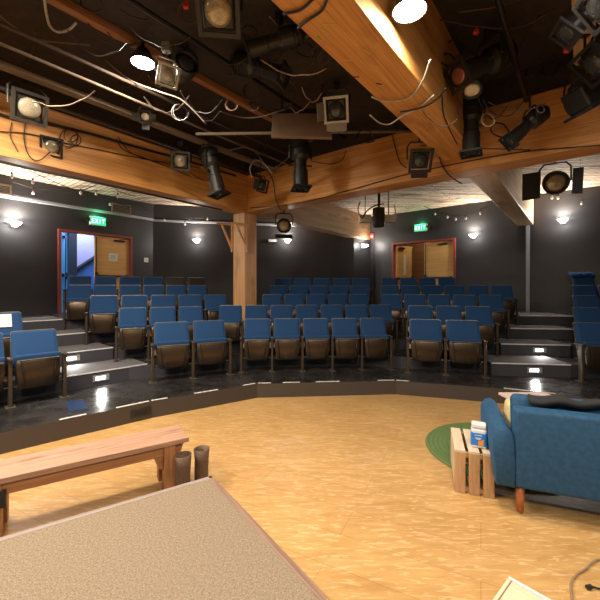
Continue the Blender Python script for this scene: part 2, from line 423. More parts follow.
# ---------------------------------------------------------------- seats
def roundrect(w0,w1,z0,z1,rad,n=4):
    """trapezoid w0 bottom w1 top with rounded corners (x,z)"""
    pts=[(-w0/2,z0),(w0/2,z0)]
    out=[(-w0/2,z0),(w0/2,z0)]
    for k in range(n+1):
        a=k/n*pi/2; out.append((w1/2-rad+rad*math.cos(a),z1-rad+rad*math.sin(a)))
    for k in range(n+1):
        a=pi/2+k/n*pi/2; out.append((-w1/2+rad+rad*math.cos(a),z1-rad+rad*math.sin(a)))
    return out
def panel(bm,prof,y0,th,lean,zref,bulge=0):
    """extrude (x,z) outline along y, leaning back by lean per z"""
    a=[];b=[]
    for x,z in prof:
        yy=y0+(z-zref)*lean
        a.append(bm.verts.new((x,yy,z))); b.append(bm.verts.new((x,yy+th,z)))
    n=len(prof)
    cx=sum(p[0] for p in prof)/n; cz=sum(p[1] for p in prof)/n
    if bulge:
        cv=[]
        for x,z in prof:
            x2=cx+(x-cx)*.82; z2=cz+(z-cz)*.82; cv.append(bm.verts.new((x2,y0+(z2-zref)*lean-bulge,z2)))
        for i in range(n): bm.faces.new([a[i],a[(i+1)%n],cv[(i+1)%n],cv[i]])
        bm.faces.new(cv)
    else: bm.faces.new(a)
    bm.faces.new(b)
    for i in range(n): bm.faces.new([a[i],a[(i+1)%n],b[(i+1)%n],b[i]])
W=.56
def post_bm(x):
    bm=bmesh.new(); box(bm,(x,0,.31),(.04,.09,.60)); box(bm,(x,.03,.615),(.05,.22,.03)); return bm
def make_seat(kind='blue'):
    r=bpy.data.objects.new('theatre_seat',None); col.objects.link(r)
    fab=M['blue'] if kind=='blue' else M['dark']
    bm=bmesh.new(); panel(bm,roundrect(.505,.475,.52,.945,.03),.105,.035,.33,.52,bulge=.018); obj('backrest',bm,fab,r,bevel=.006)
    bm=bmesh.new(); panel(bm,roundrect(.515,.488,.42,.952,.035),.145,.014,.33,.52); obj('back_shell',bm,M['rim'],r)
    # folded seat: cushion behind pan
    bm=bmesh.new(); panel(bm,roundrect(.43,.475,.27,.655,.03),-.025,.10,-.10,.6); obj('seat_cushion',bm,fab,r,bevel=.02)
    bm=bmesh.new(); fr=[];bk=[]
    for q in range(11):
        tq=q/10; zz=.215+.38*tq; hw=.205+.024*min(1,tq*1.5)-(.012 if q in (0,10) else 0); yy=-.036-.032*math.sin(pi*min(1,max(0,tq))*.93+.2)-.015*tq
        fr.append([bm.verts.new((hw*xx,yy+.018*xx*xx,zz)) for xx in (-1,-.8,-.4,0,.4,.8,1)]); bk.append([bm.verts.new((hw*xx,-.004,zz)) for xx in (-1,1)])
    for q in range(10):
        for e in range(6): bm.faces.new([fr[q][e],fr[q][e+1],fr[q+1][e+1],fr[q+1][e]])
        bm.faces.new([fr[q][0],fr[q+1][0],bk[q+1][0],bk[q][0]]); bm.faces.new([fr[q][6],fr[q+1][6],bk[q+1][1],bk[q][1]]); bm.faces.new([bk[q][0],bk[q][1],bk[q+1][1],bk[q+1][0]])
    bm.faces.new(fr[0]+[bk[0][1],bk[0][0]]); bm.faces.new(fr[10]+[bk[10][1],bk[10][0]])
    s=obj('seat_pan',bm,M['pan'],r,smooth=True,bevel=.004)
    bm=bmesh.new(); tube(bm,[(-.215,-.065,.592),(0,-.068,.596),(.215,-.065,.592)],.007,6); obj('pan_rim',bm,M['rim'],s)
    for sx in (-1,1):
        bm=bmesh.new(); tube(bm,[(sx*.180,-.062,.585),(sx*.165,-.085,.43),(sx*.135,-.050,.24)],[.006,.010,.006],6); obj('hinge_arm',bm,M['dark'],r)
    bm=bmesh.new(); tube(bm,[(-.26,0,.25),(.26,0,.25)],.014,8); obj('cross_bar',bm,M['dark'],r)
    p=obj('side_post',post_bm(-W/2),M['postm'],r,bevel=.006)
    bm=bmesh.new(); box(bm,(-W/2,0,.006),(.10,.17,.012)); obj('foot_plate',bm,M['footp'],p,bevel=.003)
    return r
proto=make_seat(); protob=make_seat('dark')
def add_endpost(r,x=W/2):
    p=bpy.data.objects.new('side_post',endp.data); col.objects.link(p); p.parent=r
    f=bpy.data.objects.new('foot_plate',endf.data); col.objects.link(f); f.parent=p
    for s,d in ((endp,p),): 
        b=d.modifiers.new('bevel','BEVEL'); b.width=.006; b.segments=2; b.limit_method='ANGLE'
endp=obj('side_post',post_bm(W/2),M['postm']); bm=bmesh.new(); box(bm,(W/2,0,.006),(.10,.17,.012)); endf=obj('foot_plate',bm,M['footp'])
used={'b':False,'k':False}
ordn=['leftmost','second from left','third from left','fourth from left','fifth from left','sixth from left','rightmost']
rown=['','front','second','third','fourth','back']
blkn={'FL':'block left of the left aisle','L':'block between left aisle and column','C':'centre block','R':'block right of centre','FR':'block right of the right aisle'}
seatpos={}
def row(b,k,n,x0,x1,black=(),reverse=False,s_abs=None):
    p,d,nn=rootline(b,k); bl=p+nn*.22
    O=Vector((0,0,0))
    if s_abs:
        # start from one pixel column, fixed pitch
        xs,step=s_abs; a=isect(bl,d,O,Vector(((xs-300)/F,1,0)))
        if step>0: q0=a; q1=a+d*step*n
        else: q1=a; q0=a+d*step*n
    else:
        q0=isect(bl,d,O,Vector(((x0-300)/F,1,0))); q1=isect(bl,d,O,Vector(((x1-300)/F,1,0)))
    pitch=(q1-q0).length/n; ang=math.atan2(d.y,d.x)
    for i in range(n):
        c=q0+(q1-q0)*((i+.5)/n)-nn*.22
        kk='k' if i in black else 'b'; pr=protob if kk=='k' else proto
        loc=(c.x,c.y,Z[k]+(.0125 if False else 0.0005))
        if not used[kk]:
            used[kk]=True; r=pr; first=True
            ch=None
            r.location=loc; r.rotation_euler=(0,0,ang); r.scale=(pitch/W,1,1)
            firsts.append((r,i==n-1))
        else:
            r=dup(pr,loc,ang,pitch/W)
            if i==n-1: add_endpost(r)
        if n==1: w='only seat shown'
        else: w='rightmost' if i==n-1 else ordn[i]
        colr='blue' if kk=='b' else 'black bare-backed'
        lab='%s folding seat, %s row of %s, %s'%(colr,rown[k],blkn[b],w)
        if b=='FL' and n==2: lab='blue folding theatre seat, %s row left of the left aisle, %s'%(rown[k],['cut by photo edge','beside the aisle'][i])
        if b=='FR': lab='blue folding theatre seat, %s row right of the right aisle, %s'%(rown[k],['beside the aisle','cut by photo edge'][i])
        tag(r,lab,'seat','theatre seats in the %s'%blkn[b]); seatpos[(b,k,i)]=(Vector(loc),ang)
firsts=[]
row('C',1,5,242.5,387); row('C',2,7,217.5,393); row('C',3,5,261,369.5); row('C',4,5,267.5,369.5); row('C',5,5,273.5,370.5)
row('L',1,2,152,227); row('L',2,3,117,204.5); row('L',3,5,88,228); row('L',4,6,66,207.5); row('L',5,6,66,207,black=(4,5))
row('R',1,2,407.5,482); row('R',2,3,406.5,494); row('R',3,5,379.5,505); row('R',4,6,379.5,514); row('R',5,4,380.5,457)
row('FL',1,2,0,0,s_abs=(60,-.60)); row('FL',2,2,0,0,s_abs=(25,-.58))
for k in range(1,5): row('FR',k,2,0,0,s_abs=(573-.3*k,.56))
row('FR',5,1,0,0,s_abs=(572,.56))
for r,last in firsts:
    if last: add_endpost(r)
bpy.data.objects.remove(endp); bpy.data.objects.remove(endf)
# paper taped on far left second-row seat
loc,ang=seatpos[('FL',2,1)]
bm=bmesh.new(); box(bm,(0,0,0),(.34,.004,.20)); o=obj('reserved_paper',bm,M['paper']); 
R=Matrix.Translation(loc)@Matrix.Rotation(ang,4,'Z')@Matrix.Translation((-.05,.172,.83))@Matrix.Rotation(-math.atan(.33),4,'X'); o.matrix_world=R
tag(o,'white paper sheet on the seat back at the left photo edge','paper')
# plastic strapped blankets on top right seats
loc,ang=seatpos[('FR',5,0)]
bm=bmesh.new(); bmesh.ops.create_grid(bm,x_segments=12,y_segments=3,size=.5)
for v in bm.verts: v.co=Vector((v.co.x*.5, v.co.y*.16+.03*math.sin(v.co.x*9), .03*math.sin(v.co.x*13+v.co.y*5)))
bmesh.ops.solidify(bm,geom=bm.faces[:],thickness=.09)
o=obj('folded_blanket',bm,M['blue'],smooth=True); o.location=loc+Vector((.0,.25,1.035)); o.rotation_euler=(.25,0,ang); tag(o,'blue folded blanket on top of the back-row seat right of the right aisle','blanket')
# ---------------------------------------------------------------- beams
def beam(name,a,b,w,z0,z1,mat,label,cat='beam',ext=None):
    d=b-a; L=d.length; bm=bmesh.new(); box(bm,(0,0,0),(L,w,z1-z0)); o=obj(name,bm,mat,bevel=.012)
    o.location=((a.x+b.x)/2,(a.y+b.y)/2,(z0+z1)/2); o.rotation_euler=(0,0,math.atan2(d.y,d.x))
    tag(o,label,cat); return o
beam('timber_beam',G(0,UF+.01),G(0,-.215),.42,3.55,ZC-.002,M['beam'],'long orange timber beam running from upper left to the column')
beam('timber_beam',G(.0,0)-E2*.215+Vector((0,0,0)),G(TR-.01,0),.42,3.55,ZC+.0,M['beam'],'wide orange timber beam running from the column to the right edge')
beam('timber_beam',G(0,.215),G(0,UB-.01),.40,3.55,ZC-.002,M['beam2'],'rough beam coloured dark for shade, running back from the column to the wall')
beam('timber_beam',G(4.87,UF+.01),G(4.87,-.215),.46,3.75,ZB-.002,M['beam'],'orange timber beam crossing overhead at the top centre')
beam('timber_beam',G(5.09,.215),G(5.09,UB-.01),.38,3.55,ZC-.002,M['pale'],'pale bleached beam end reaching the right wall')
beam('ceiling_joist',G(2.06,UF+.01),G(2.06,-.22),.10,4.70,ZB-.002,M['joist'],'narrow reddish joist under black ceiling left of the top beam')
beam('ceiling_joist',G(6.35,UF+.01),G(6.35,-.22),.2,4.60,ZB-.002,M['pale'],'pale joist under the black ceiling near the right edge')
# column
o=beam('timber_column',G(0,0)-Vector((.14,.14,0)),G(0,0)-Vector((.14,.14,0))+E1*.001,.4,0,1,M['column'],'square orange timber column behind the centre seats','column')
bpy.data.objects.remove(o)
bm=bmesh.new(); box(bm,(0,0,0),(2.66,.40,.40)); o=obj('timber_column',bm,M['column'],bevel=.012)
cc0=P3(245,8.62,0); o.matrix_world=Matrix.Translation((cc0.x,cc0.y,Z[3]+1.33+.003+.0))@Matrix.Rotation(math.atan2(E1.y,E1.x),4,'Z')@Matrix.Rotation(pi/2,4,'Y')
tag(o,'square orange timber column behind the centre seats','column')
bmH=3.55-Z[3]; o.scale=(bmH/2.66,1,1); o.location.z=Z[3]+bmH/2
# braces on column
def barobj(name,p,q,w,h,mat,label,cat,parent=None):
    d=q-p; L=d.length; bm=bmesh.new(); box(bm,(0,0,0),(L,w,h)); o=obj(name,bm,mat,parent,bevel=.004)
    rot=d.to_track_quat('X','Z'); o.matrix_world=Matrix.Translation((p+q)/2)@rot.to_matrix().to_4x4()
    if not parent: tag(o,label,cat)
    return o
for (x0,x1,dy) in ((217,232,0),(231,247,-.12)):
    D=8.60 if x0<220 else 8.33; t=thing('wooden_bracket','thin wooden shelf bracket on the %s of the column'%('left face' if x0<220 else 'front face'),'bracket',P3(x1,D,py=225))
    base=t.location.copy()
    def lp(px,py): return P3(px,D,py=py)-base
    for nm,a,b in (('arm',(x0,223),(x1+2,225)),('brace',(x0+5,225),(x1,249)),('post',(x1,224),(x1,252))):
        A=lp(*a);B=lp(*b); d=B-A; bm=bmesh.new(); tube(bm,[A,B],.028,4); obj(nm,bm,M['column'],t)
# ---------------------------------------------------------------- doors
angL=math.atan2(E1.y,E1.x); angR=math.atan2(E2.y,E2.x)
def door_leaf(parent_name,hinge,ang,w,h,mat,n,bar_side=-1,label=None,paper=False,window=False,closer=True,barx=None):
    """leaf local x from hinge, faces room at local -y"""
    t=bpy.data.objects.new('door_%d'%n,None); col.objects.link(t); t.location=hinge; t.rotation_euler=(0,0,ang); struct(t,label)
    bm=bmesh.new(); box(bm,(w/2,0,h/2),(w-.01,.045,h-.01)); obj('door_panel',bm,mat,t,bevel=.004)
    bm=bmesh.new(); box(bm,(w/2,-.06,1.0),(w-.08,.03,.06)); box(bm,(.09,-.04,1.0),(.06,.06,.09)); box(bm,(w-.09,-.04,1.0),(.06,.06,.09)); obj('panic_bar',bm,M['dark'],t,bevel=.004)
    bm=bmesh.new(); x=w-.05 if barx is None else barx; tube(bm,[(x,-.035,.05),(x,-.035,h-.05)],.012,6); box(bm,(x,-.04,1.0),(.06,.05,.2)); obj('vertical_rod',bm,M['dark'],t)
    if closer:
        bm=bmesh.new(); box(bm,(.3,-.05,h-.1),(.28,.06,.05)); tube(bm,[(.3,-.06,h-.06),(.12,-.12,h-.03),(.02,-.05,h-.01)],.01,6); obj('door_closer',bm,M['dark'],t)
    if paper:
        bm=bmesh.new(); box(bm,(w*.52,-.026,1.55),(.24,.004,.22)); s=obj('notice_paper',bm,M['paper'],t)
        for q in range(4):
            bm=bmesh.new(); box(bm,(w*.52,-.029,1.60-q*.035),(.17-.03*(q%2),.002,.008)); obj('notice_line',bm,M['dark'],s)
    if window:
        bm=bmesh.new(); box(bm,(w*.5,-.026,1.5),(.12,.006,.75)); obj('door_glass',bm,M['paper'],t)
    return t
def door_frame(n,a,ang,w,z0,z1,mat,mull=None):
    bm=bmesh.new(); h=z1-z0; f=.06
    box(bm,(f/2,0,h/2),(f,.2,h)); box(bm,(w-f/2,0,h/2),(f,.2,h)); box(bm,(w/2,0,h-f/2),(w-2*f,.2,f))
    o=obj('trim_%d'%n,bm,mat,bevel=.004); o.location=(a.x,a.y,z0); o.rotation_euler=(0,0,ang); return struct(o)
wl=uL1-uL0; a=G(TL-.03,uL0)
door_frame(6,a,angL,wl,ZT,dzl,M['redframe'])
leafw=uL1-.06-on_left(94.5); hl=dzl-ZT-.06
# right leaf closed: hinge at right end, x runs back toward left => rotate by pi, face flips so use mirrored x by ang+pi and y sign
def closed_leaf(hinge,ang,w,h,n,label,paper=False):
    # hinge on the right, leaf extends toward -x of wall direction
    h0=hinge-Vector((math.cos(ang),math.sin(ang),0))*w
    return door_leaf('',h0,ang,w,h,M['doorwood'],n,label=label,paper=paper,barx=.05,closer=False)
t=closed_leaf(G(TL-.03,uL1-.06,ZT),angL,leafw,hl,1,'closed maple door leaf with panic bar and notice',paper=True)
bm=bmesh.new(); box(bm,(leafw-.3,-.05,hl-.1),(.28,.06,.05)); tube(bm,[(leafw-.3,-.06,hl-.06),(leafw-.12,-.12,hl-.03),(leafw-.02,-.05,hl-.01)],.01,6); obj('door_closer',bm,M['dark'],t)
# cyan leaf swung outward into the hall at left
t=door_leaf('',G(TL-.10,uL0+.10,ZT),angL+math.radians(66),.86,hl,M['cyan'],2,label='open cyan-lit door leaf swung into the hall',closer=True)
# hall beyond the left door
hw0=G(TL-1.5,-5.2); hw1=G(TL-1.5,.6)
wallseg('wall_hall',hw0,hw1,ZT,ZC,.1,M['lav'])
wallseg('wall_hall_end',G(TL-.13,.6),G(TL-1.5,.6),ZT,ZC,.1,M['lav'],outward=-1)
wallseg('wall_hall_near',G(TL-.13,-5.2),G(TL-1.5,-5.2),ZT,ZC,.1,M['halldark'])
bm=bmesh.new(); prism(bm,[(p.x,p.y) for p in (G(TL-.12,-5.2),G(TL-1.5,-5.2),G(TL-1.5,.6),G(TL-.12,.6))],ZT-.1,ZT); struct(obj('floor',bm,M['tread']),'hall floor beyond left door')
bm=bmesh.new(); prism(bm,[(p.x,p.y) for p in (G(TL-.12,-5.2),G(TL-1.5,-5.2),G(TL-1.5,.6),G(TL-.12,.6))],ZC,ZC+.1); struct(obj('ceiling',bm,M['lav']),'hall ceiling beyond left door')
def hit_hall(px,py):
    k=(px-300)/F; a0=PC+E2*(TL-1.5); u=(k*a0.y-a0.x)/(E1.x-k*E1.y); g=G(TL-1.5,u); return u,EYE+(H-py)*g.y/F
# blue stair balustrade wall (sloping top) standing just before hall wall
u0,z0=hit_hall(75,270.5); u1,z1=hit_hall(96,256.5)
dz=(z1-z0)/(u1-u0)
bm=bmesh.new(); pr=[(u0,ZT),(u1+.8,ZT),(u1+.8,z1+dz*.8),(u0,z0)]
Mh=Matrix(((E1.x,0,E2.x,0),(E1.y,0,E2.y,0),(0,1,0,0),(0,0,0,1)))
prism(bm,[(p[0],p[1]) for p in pr],0,.08,Mh); o=obj('wall_stair',bm,M['hallblue']); b0=PC+E2*(TL-1.49); o.location=(b0.x,b0.y,0); struct(o)
bm=bmesh.new(); q0=G(TL-1.40,u0,z0+.03); q1=G(TL-1.40,u1+.8,z1+dz*.8+.03); tube(bm,[q0,q1],.05,8); o=obj('handrail',bm,M['dark']); tag(o,'dark sloping handrail seen through the open left doorway','handrail')
u0d,_=hit_hall(67,270); u1d,_=hit_hall(75,270)
bm=bmesh.new(); box(bm,((u1d-u0d)/2,0,1.6),(u1d-u0d,.14,3.2)); o=obj('wall_hall_pier',bm,M['halldark']); g=G(TL-1.41,u0d); o.location=(g.x,g.y,ZT); o.rotation_euler=(0,0,angL); struct(o)
# right doors
wr=tR1-tR0; a=G(tR0,UB+.03)
door_frame(7,a,angR,wr,ZT,dzr,M['redframe'])
hr=dzr-ZT-.06; lw2=tR1-.06-on_right(424)
t=closed_leaf(G(tR1-.06,UB+.03,ZT),angR,lw2,hr,3,'closed maple door leaf with panic bar on right wall')
bm=bmesh.new(); box(bm,(lw2-.35,-.05,hr-.1),(.3,.06,.05)); tube(bm,[(lw2-.35,-.06,hr-.06),(lw2-.12,-.12,hr-.03),(lw2-.02,-.05,hr-.01)],.01,6); obj('door_closer',bm,M['dark'],t)
t=door_leaf('',G(tR0+.07,UB+.08,ZT),angR+math.radians(73),.95,hr,M['doorwood'],4,label='maple door leaf standing ajar on right wall',window=True,closer=True)
# vestibule behind right door
wallseg('wall_vestibule',G(tR0-.6,UB+1.7),G(tR1+.6,UB+1.7),ZT,ZC,.1,M['brownpanel'])
wallseg('wall_vestibule_left',G(tR0-.6,UB+.13),G(tR0-.6,UB+1.7),ZT,ZC,.1,M['brownpanel'])
wallseg('wall_vestibule_right',G(tR1+.6,UB+1.7),G(tR1+.6,UB+.13),ZT,ZC,.1,M['brownpanel'])
vp=[(p.x,p.y) for p in (G(tR0-.6,UB+.13),G(tR0-.6,UB+1.7),G(tR1+.6,UB+1.7),G(tR1+.6,UB+.13))]
bm=bmesh.new(); prism(bm,vp,ZT-.1,ZT); struct(obj('floor',bm,M['tread']),'vestibule floor beyond right door')
bm=bmesh.new(); prism(bm,vp,ZC,ZC+.1); struct(obj('ceiling',bm,M['ceil']),'vestibule ceiling beyond right door')
# ---------------------------------------------------------------- wall fittings
def wallpos(which,px,py,off=.0):
    if which=='L': u=on_left(px); g=G(TL+off,u); ang=angL
    elif which=='R': t=on_right(px); g=G(t,UB-off); ang=angR
    elif which=='B':
        d=(backR-cornL).normalized(); g=isect(cornL,d,Vector((0,0,0)),Vector(((px-300)/F,1,0))); n=Vector((d.y,-d.x,0)); g=g+n*off; ang=math.atan2(d.y,d.x)
    elif which=='K':
        d=(nook-backR).normalized(); g=isect(backR,d,Vector((0,0,0)),Vector(((px-300)/F,1,0))); n=Vector((d.y,-d.x,0)); g=g+n*off; ang=math.atan2(d.y,d.x)
    return Vector((g.x,g.y,EYE+(H-py)*g.y/F)),ang
def light(name,kind,loc,energy,color,size=.1,rot=None,spot=None,parent=None,blend=.5,shape=None):
    l=bpy.data.lights.new(name,kind); l.energy=energy; l.color=color
    if kind=='AREA': l.size=size; l.shape=shape or 'DISK'
    else: l.shadow_soft_size=size
    if kind=='SPOT' and spot: l.spot_size=math.radians(spot); l.spot_blend=blend
    o=bpy.data.objects.new(name,l); col.objects.link(o); o.location=loc
    if rot is not None: o.rotation_euler=rot
    if parent: o.parent=parent
    return o
def aimrot(d): return Vector(d).to_track_quat('-Z','Y').to_euler()
WARM=(1,.87,.70); WHT=(1,.95,.90)
sc=[('L',14,224,'bright wall sconce left of the left doors',150),('B',197,241,'wall sconce on back wall left of the column',55),('B',287,241,'wall sconce on back wall right of the column',60),('K',362,246,'wall sconce in the narrow back corner',45),('R',474,236,'wall sconce right of the right doors',70),('R',563,221,'wall sconce near the right edge beyond the grey trim',90)]
for w,px,py,lab,en in sc:
    p,ang=wallpos(w,px,py,.0)
    t=thing('wall_sconce',lab,'wall lamp',p,ang,'wall sconces around the seating')
    bm=bmesh.new(); box(bm,(0,-.02,0),(.12,.04,.16)); obj('back_plate',bm,M['white'],t,bevel=.005)
    bm=bmesh.new()
    prof=[(.001,-.06),(.06,-.05),(.10,-.01),(.12,.03)]
    lathe(bm,prof,Matrix.Translation((0,-.14,0))@ZUP,16)
    obj('shade',bm,M['sconce'],t,smooth=True)
    n=Vector((math.sin(ang),-math.cos(ang),0))
    light('sconce_added_uplight','AREA',p+n*.14+Vector((0,0,.06)),en*.5,WARM,.16,aimrot(n*.55+Vector((0,0,1))))  # extra upward light added above the sconce to brighten the plank ceiling
    light('sconce_light','POINT',p+n*.28+Vector((0,0,.03)),en*.40,WHT,.06)
# emergency twin lamp beside back sconce
p,ang=wallpos('B',272,241,0); t=thing('emergency_light','long emergency light beside the sconce right of the column','emergency light',p,ang)
bm=bmesh.new(); box(bm,(0,-.04,0),(.34,.08,.13)); obj('housing',bm,M['fixg'],t,bevel=.03)
bm=bmesh.new(); box(bm,(0,-.085,0),(.26,.02,.09)); obj('lens',bm,M['white'],t,bevel=.008)
# exit signs
LET={'E':[(0,0,.2,1),(0,0,1,.18),(0,.41,.85,.59),(0,.82,1,1)],'X':'x','I':[(.4,0,.6,1)],'T':[(.4,0,.6,1),(0,.82,1,1)]}
def exit_sign(w,px,py,lab):
    p,ang=wallpos(w,px,py,0); t=thing('exit_sign',lab,'exit sign',p,ang,'lit exit signs')
    bm=bmesh.new(); box(bm,(0,-.04,0),(.42,.08,.24)); obj('housing',bm,M['white'],t,bevel=.006)
    bm=bmesh.new(); box(bm,(0,-.083,0),(.39,.006,.21)); f=obj('green_face',bm,M['exitg'],t)
    bm=bmesh.new(); x=-.165
    for ch in 'EXIT':
        wd=.07; hh=.13
        if ch=='X':
            for s in (-1,1):
                Mx=Matrix.Translation((x+wd/2,-.088,0))@Matrix.Rotation(s*math.atan2(wd,hh),4,'Y'); box(bm,(0,0,0),(.016,.004,hh*1.12),Mx)
        else:
            for (a0,b0,a1,b1) in LET[ch]: box(bm,(x+(a0+a1)/2*wd,-.088,-hh/2+(b0+b1)/2*hh),((a1-a0)*wd,.004,(b1-b0)*hh))
        x+=.088
    obj('lettering',bm,M['exitw'],f)
    for s in (-1,1):
        bm=bmesh.new(); lathe(bm,[(.03,-.02),(.055,.0),(.055,.06)],Matrix.Translation((s*.29,-.09,.02))@Matrix.Rotation(pi,4,'Z')@Matrix.Translation((0,-.02,0)),14); tube(bm,[(s*.21,-.04,0),(s*.29,-.05,.0)],.012,6); obj('emergency_lamp',bm,M['fixg'],t,smooth=False)
    n=Vector((math.sin(ang),-math.cos(ang),0)); light('exit_glow','POINT',p+n*.18+Vector((0,0,.14)),3.5,(.1,1,.4),.05)
exit_sign('L',97,221.5,'green lit EXIT sign above the left doors')
exit_sign('R',421,228,'green lit EXIT sign above the right doors')
# switch plate, vents, alarm
p,ang=wallpos('L',146,260,0); t=thing('light_switch','white switch plate right of the left doors','switch',p,ang); bm=bmesh.new(); box(bm,(0,-.01,0),(.14,.02,.14)); obj('plate',bm,M['white'],t,bevel=.004); bm=bmesh.new(); box(bm,(0,-.025,0),(.03,.015,.05)); obj('toggle',bm,M['white'],t)
def vent(px,py,w,h,lab):
    p,ang=wallpos('L',px,py,.125); t=thing('air_vent',lab,'vent',p,ang,'air vents high on the left wall')
    bm=bmesh.new()
    for s in (-1,1): box(bm,(s*w/2,0,0),(.03,.03,h)); box(bm,(0,0,s*(h/2-.015)),(w,.03,.03))
    obj('frame',bm,M['conduit'],t)
    bm=bmesh.new()
    for i in range(6): box(bm,(0,.0,-h/2+.04+i*(h-.08)/5),(w-.03,.012,.012))
    obj('louvres',bm,M['conduit'],t)
vent(119.5,209,.52,.28,'beige slotted air vent above and right of the left EXIT sign'); vent(1,189,.30,.24,'beige slotted air vent at the left photo edge')
p,ang=wallpos('R',372.5,236,0); t=thing('fire_alarm','small red fire alarm box left of the right doors','alarm',p,ang); bm=bmesh.new(); box(bm,(0,-.03,0),(.13,.06,.17)); obj('housing',bm,M['red'],t,bevel=.008); bm=bmesh.new(); box(bm,(0,-.065,-.03),(.08,.012,.04)); obj('strobe',bm,M['white'],t)
bm=bmesh.new(); q,_=wallpos('R',374,240,.03); q2=Vector((q.x,q.y,ZT+.1)); tube(bm,[q,q2],.012,6); o=obj('wall_conduit',bm,M['dark']); tag(o,'thin dark conduit running down from the red fire alarm','conduit')
# step lights
def steplight(b,k,px,lab,en):
    p,d,n=rootline(b,k); q=isect(p-n*TF,d,Vector((0,0,0)),Vector(((px-300)/F,1,0))); z=(Z[k]+Z[k-1])/2+.01; ang=math.atan2(d.y,d.x)
    t=thing('step_light',lab,'step light',q+Vector((0,0,z))-n*.052,ang,'step lights on the aisle risers')
    bm=bmesh.new(); box(bm,(0,-.006,0),(.24,.012,.10)); obj('bezel',bm,M['silver'],t,bevel=.004)
    bm=bmesh.new(); box(bm,(-.01,-.014,.0),(.14,.006,.05)); obj('lens',bm,M['stepl'],t)
    light('step_glow','AREA',q+Vector((0,0,z))-n*.09,en,WHT,.1,aimrot(-n+Vector((0,0,-.25))))
steplight('FR',2,533,'step light on the lowest riser of the right aisle',3); steplight('FR',3,538,'step light on the second riser of the right aisle',3)
steplight('FL',2,100,'step light on the lowest riser of the left aisle',3); steplight('FL',3,71,'step light on the second riser of the left aisle, beside the seat',4)
# ---------------------------------------------------------------- stage things
# carpeted riser under the camera
cA=Vector((-.735,2.965,0)); dl=Vector((-.84,-.54,0)).normalized(); drr=Vector((.60,-.80,0)).normalized()
zp=.20
t=thing('carpeted_riser','low stage riser topped with beige carpet in the foreground','riser',(cA.x,cA.y,0))
LA,LB_=3.3,3.2
pl=[Vector((0,0,0)),drr*LA,drr*LA+dl*LB_,dl*LB_]
bm=bmesh.new(); prism(bm,[(p.x,p.y) for p in pl],0.002,zp-.012); obj('riser_body',bm,M['black'],t)
ins=[ (drr+dl)*.03, drr*(LA-.01)+dl*.03, drr*(LA-.01)+dl*(LB_-.01), dl*(LB_-.01)+drr*.03]
bm=bmesh.new(); prism(bm,[(p.x,p.y) for p in ins],zp-.012,zp); obj('carpet',bm,M['carpet'],t)
for nm,a,b,mt in (('edging',Vector((0,0,0)),drr*LA,M['trimwood']),('edging',dl*LB_,Vector((0,0,0)),M['trimgrey'])):
    d=b-a; L=d.length; bm=bmesh.new(); box(bm,(L/2,-.012,zp-.03),(L,.045,.07)); o=obj(nm,bm,mt,t,bevel=.008); o.location=(a.x,a.y,0); 
    o.rotation_euler=(0,0,math.atan2(d.y,d.x))
    # shift to the inside
    nrm=Vector((-d.y,d.x,0)).normalized(); c=(pl[0]+pl[2])/2
    if nrm.dot(c-a)>0: o.location=(a+nrm*.01)
    else: o.location=(a-nrm*.01)
# bench
bd=Vector((.848,.53,0)).normalized(); bn=Vector((-bd.y,bd.x,0)); bc=Vector((-.978,3.13,0))
t=thing('wooden_bench','long rustic pine bench with plank top behind the carpeted riser','bench',(bc.x,bc.y,0),math.atan2(bd.y,bd.x))
Lb=1.66; Wb=.36; zt=.45
for i in range(2):
    bm=bmesh.new(); box(bm,(-Lb/2,Wb/4+i*Wb/2,zt-.02),(Lb,Wb/2-.004,.04)); obj('top_plank',bm,M['benchtop'],t,bevel=.003)
for y in (.045,Wb-.045):
    bm=bmesh.new(); box(bm,(-Lb/2-.02,y,zt-.085),(Lb-.22,.03,.09)); obj('apron',bm,M['bench'],t,bevel=.003)
for x in (-.16,-1.33):
    for y in (.055,Wb-.055):
        bm=bmesh.new(); M_=Matrix.Rotation(pi/2,4,'Y'); box(bm,(0,0,0),(zt-.045,.09,.095)); o=obj('leg',bm,M['bench'],t,bevel=.004); o.location=(x,y,(zt-.045)/2+.002); o.rotation_euler=(0,pi/2,0)
    bm=bmesh.new(); box(bm,(x,Wb/2,.24),(.04,Wb-.2,.08)); obj('stretcher',bm,M['bench'],t)
for (x,s) in ((-.21,-1),(-.108,1)):
    bm=bmesh.new(); prism(bm,[(0,0),(s*.075,0),(s*.035,-.10),(0,-.12)],-.02,.02,Matrix.Translation((x,.06,zt-.045 if s>0 else zt-.13))@Matrix.Rotation(pi/2,4,'X')); obj('gusset',bm,M['bench'],t)
bm=bmesh.new(); box(bm,(-1.30,.02,.30),(.09,.03,.12)); obj('bracket',bm,M['fixg'],t,bevel=.004)
# pots
for px,pyt,D,r,h,lab in ((183,455,3.09,.070,.315,'brown textured open pot beside the bench leg'),(201.5,450,3.20,.068,.32,'brown textured open pot, farther of the two by the bench')):
    p=P3(px,D,0); t=thing('tall_pot',lab,'pot',(p.x,p.y,0.002),0,'brown pots beside the bench')
    bm=bmesh.new(); prof=[(r*.86,0),(r*.9,h*.3),(r*.93,h*.7),(r,h),(r*.88,h),(r*.82,h*.7),(r*.8,.03)]
    lathe(bm,prof,ZUP,28)
    for v in bm.verts: v.co.x+=.004*math.sin(v.co.z*40+v.co.y*30)
    obj('pot_body',bm,M['pot'],t,smooth=True)
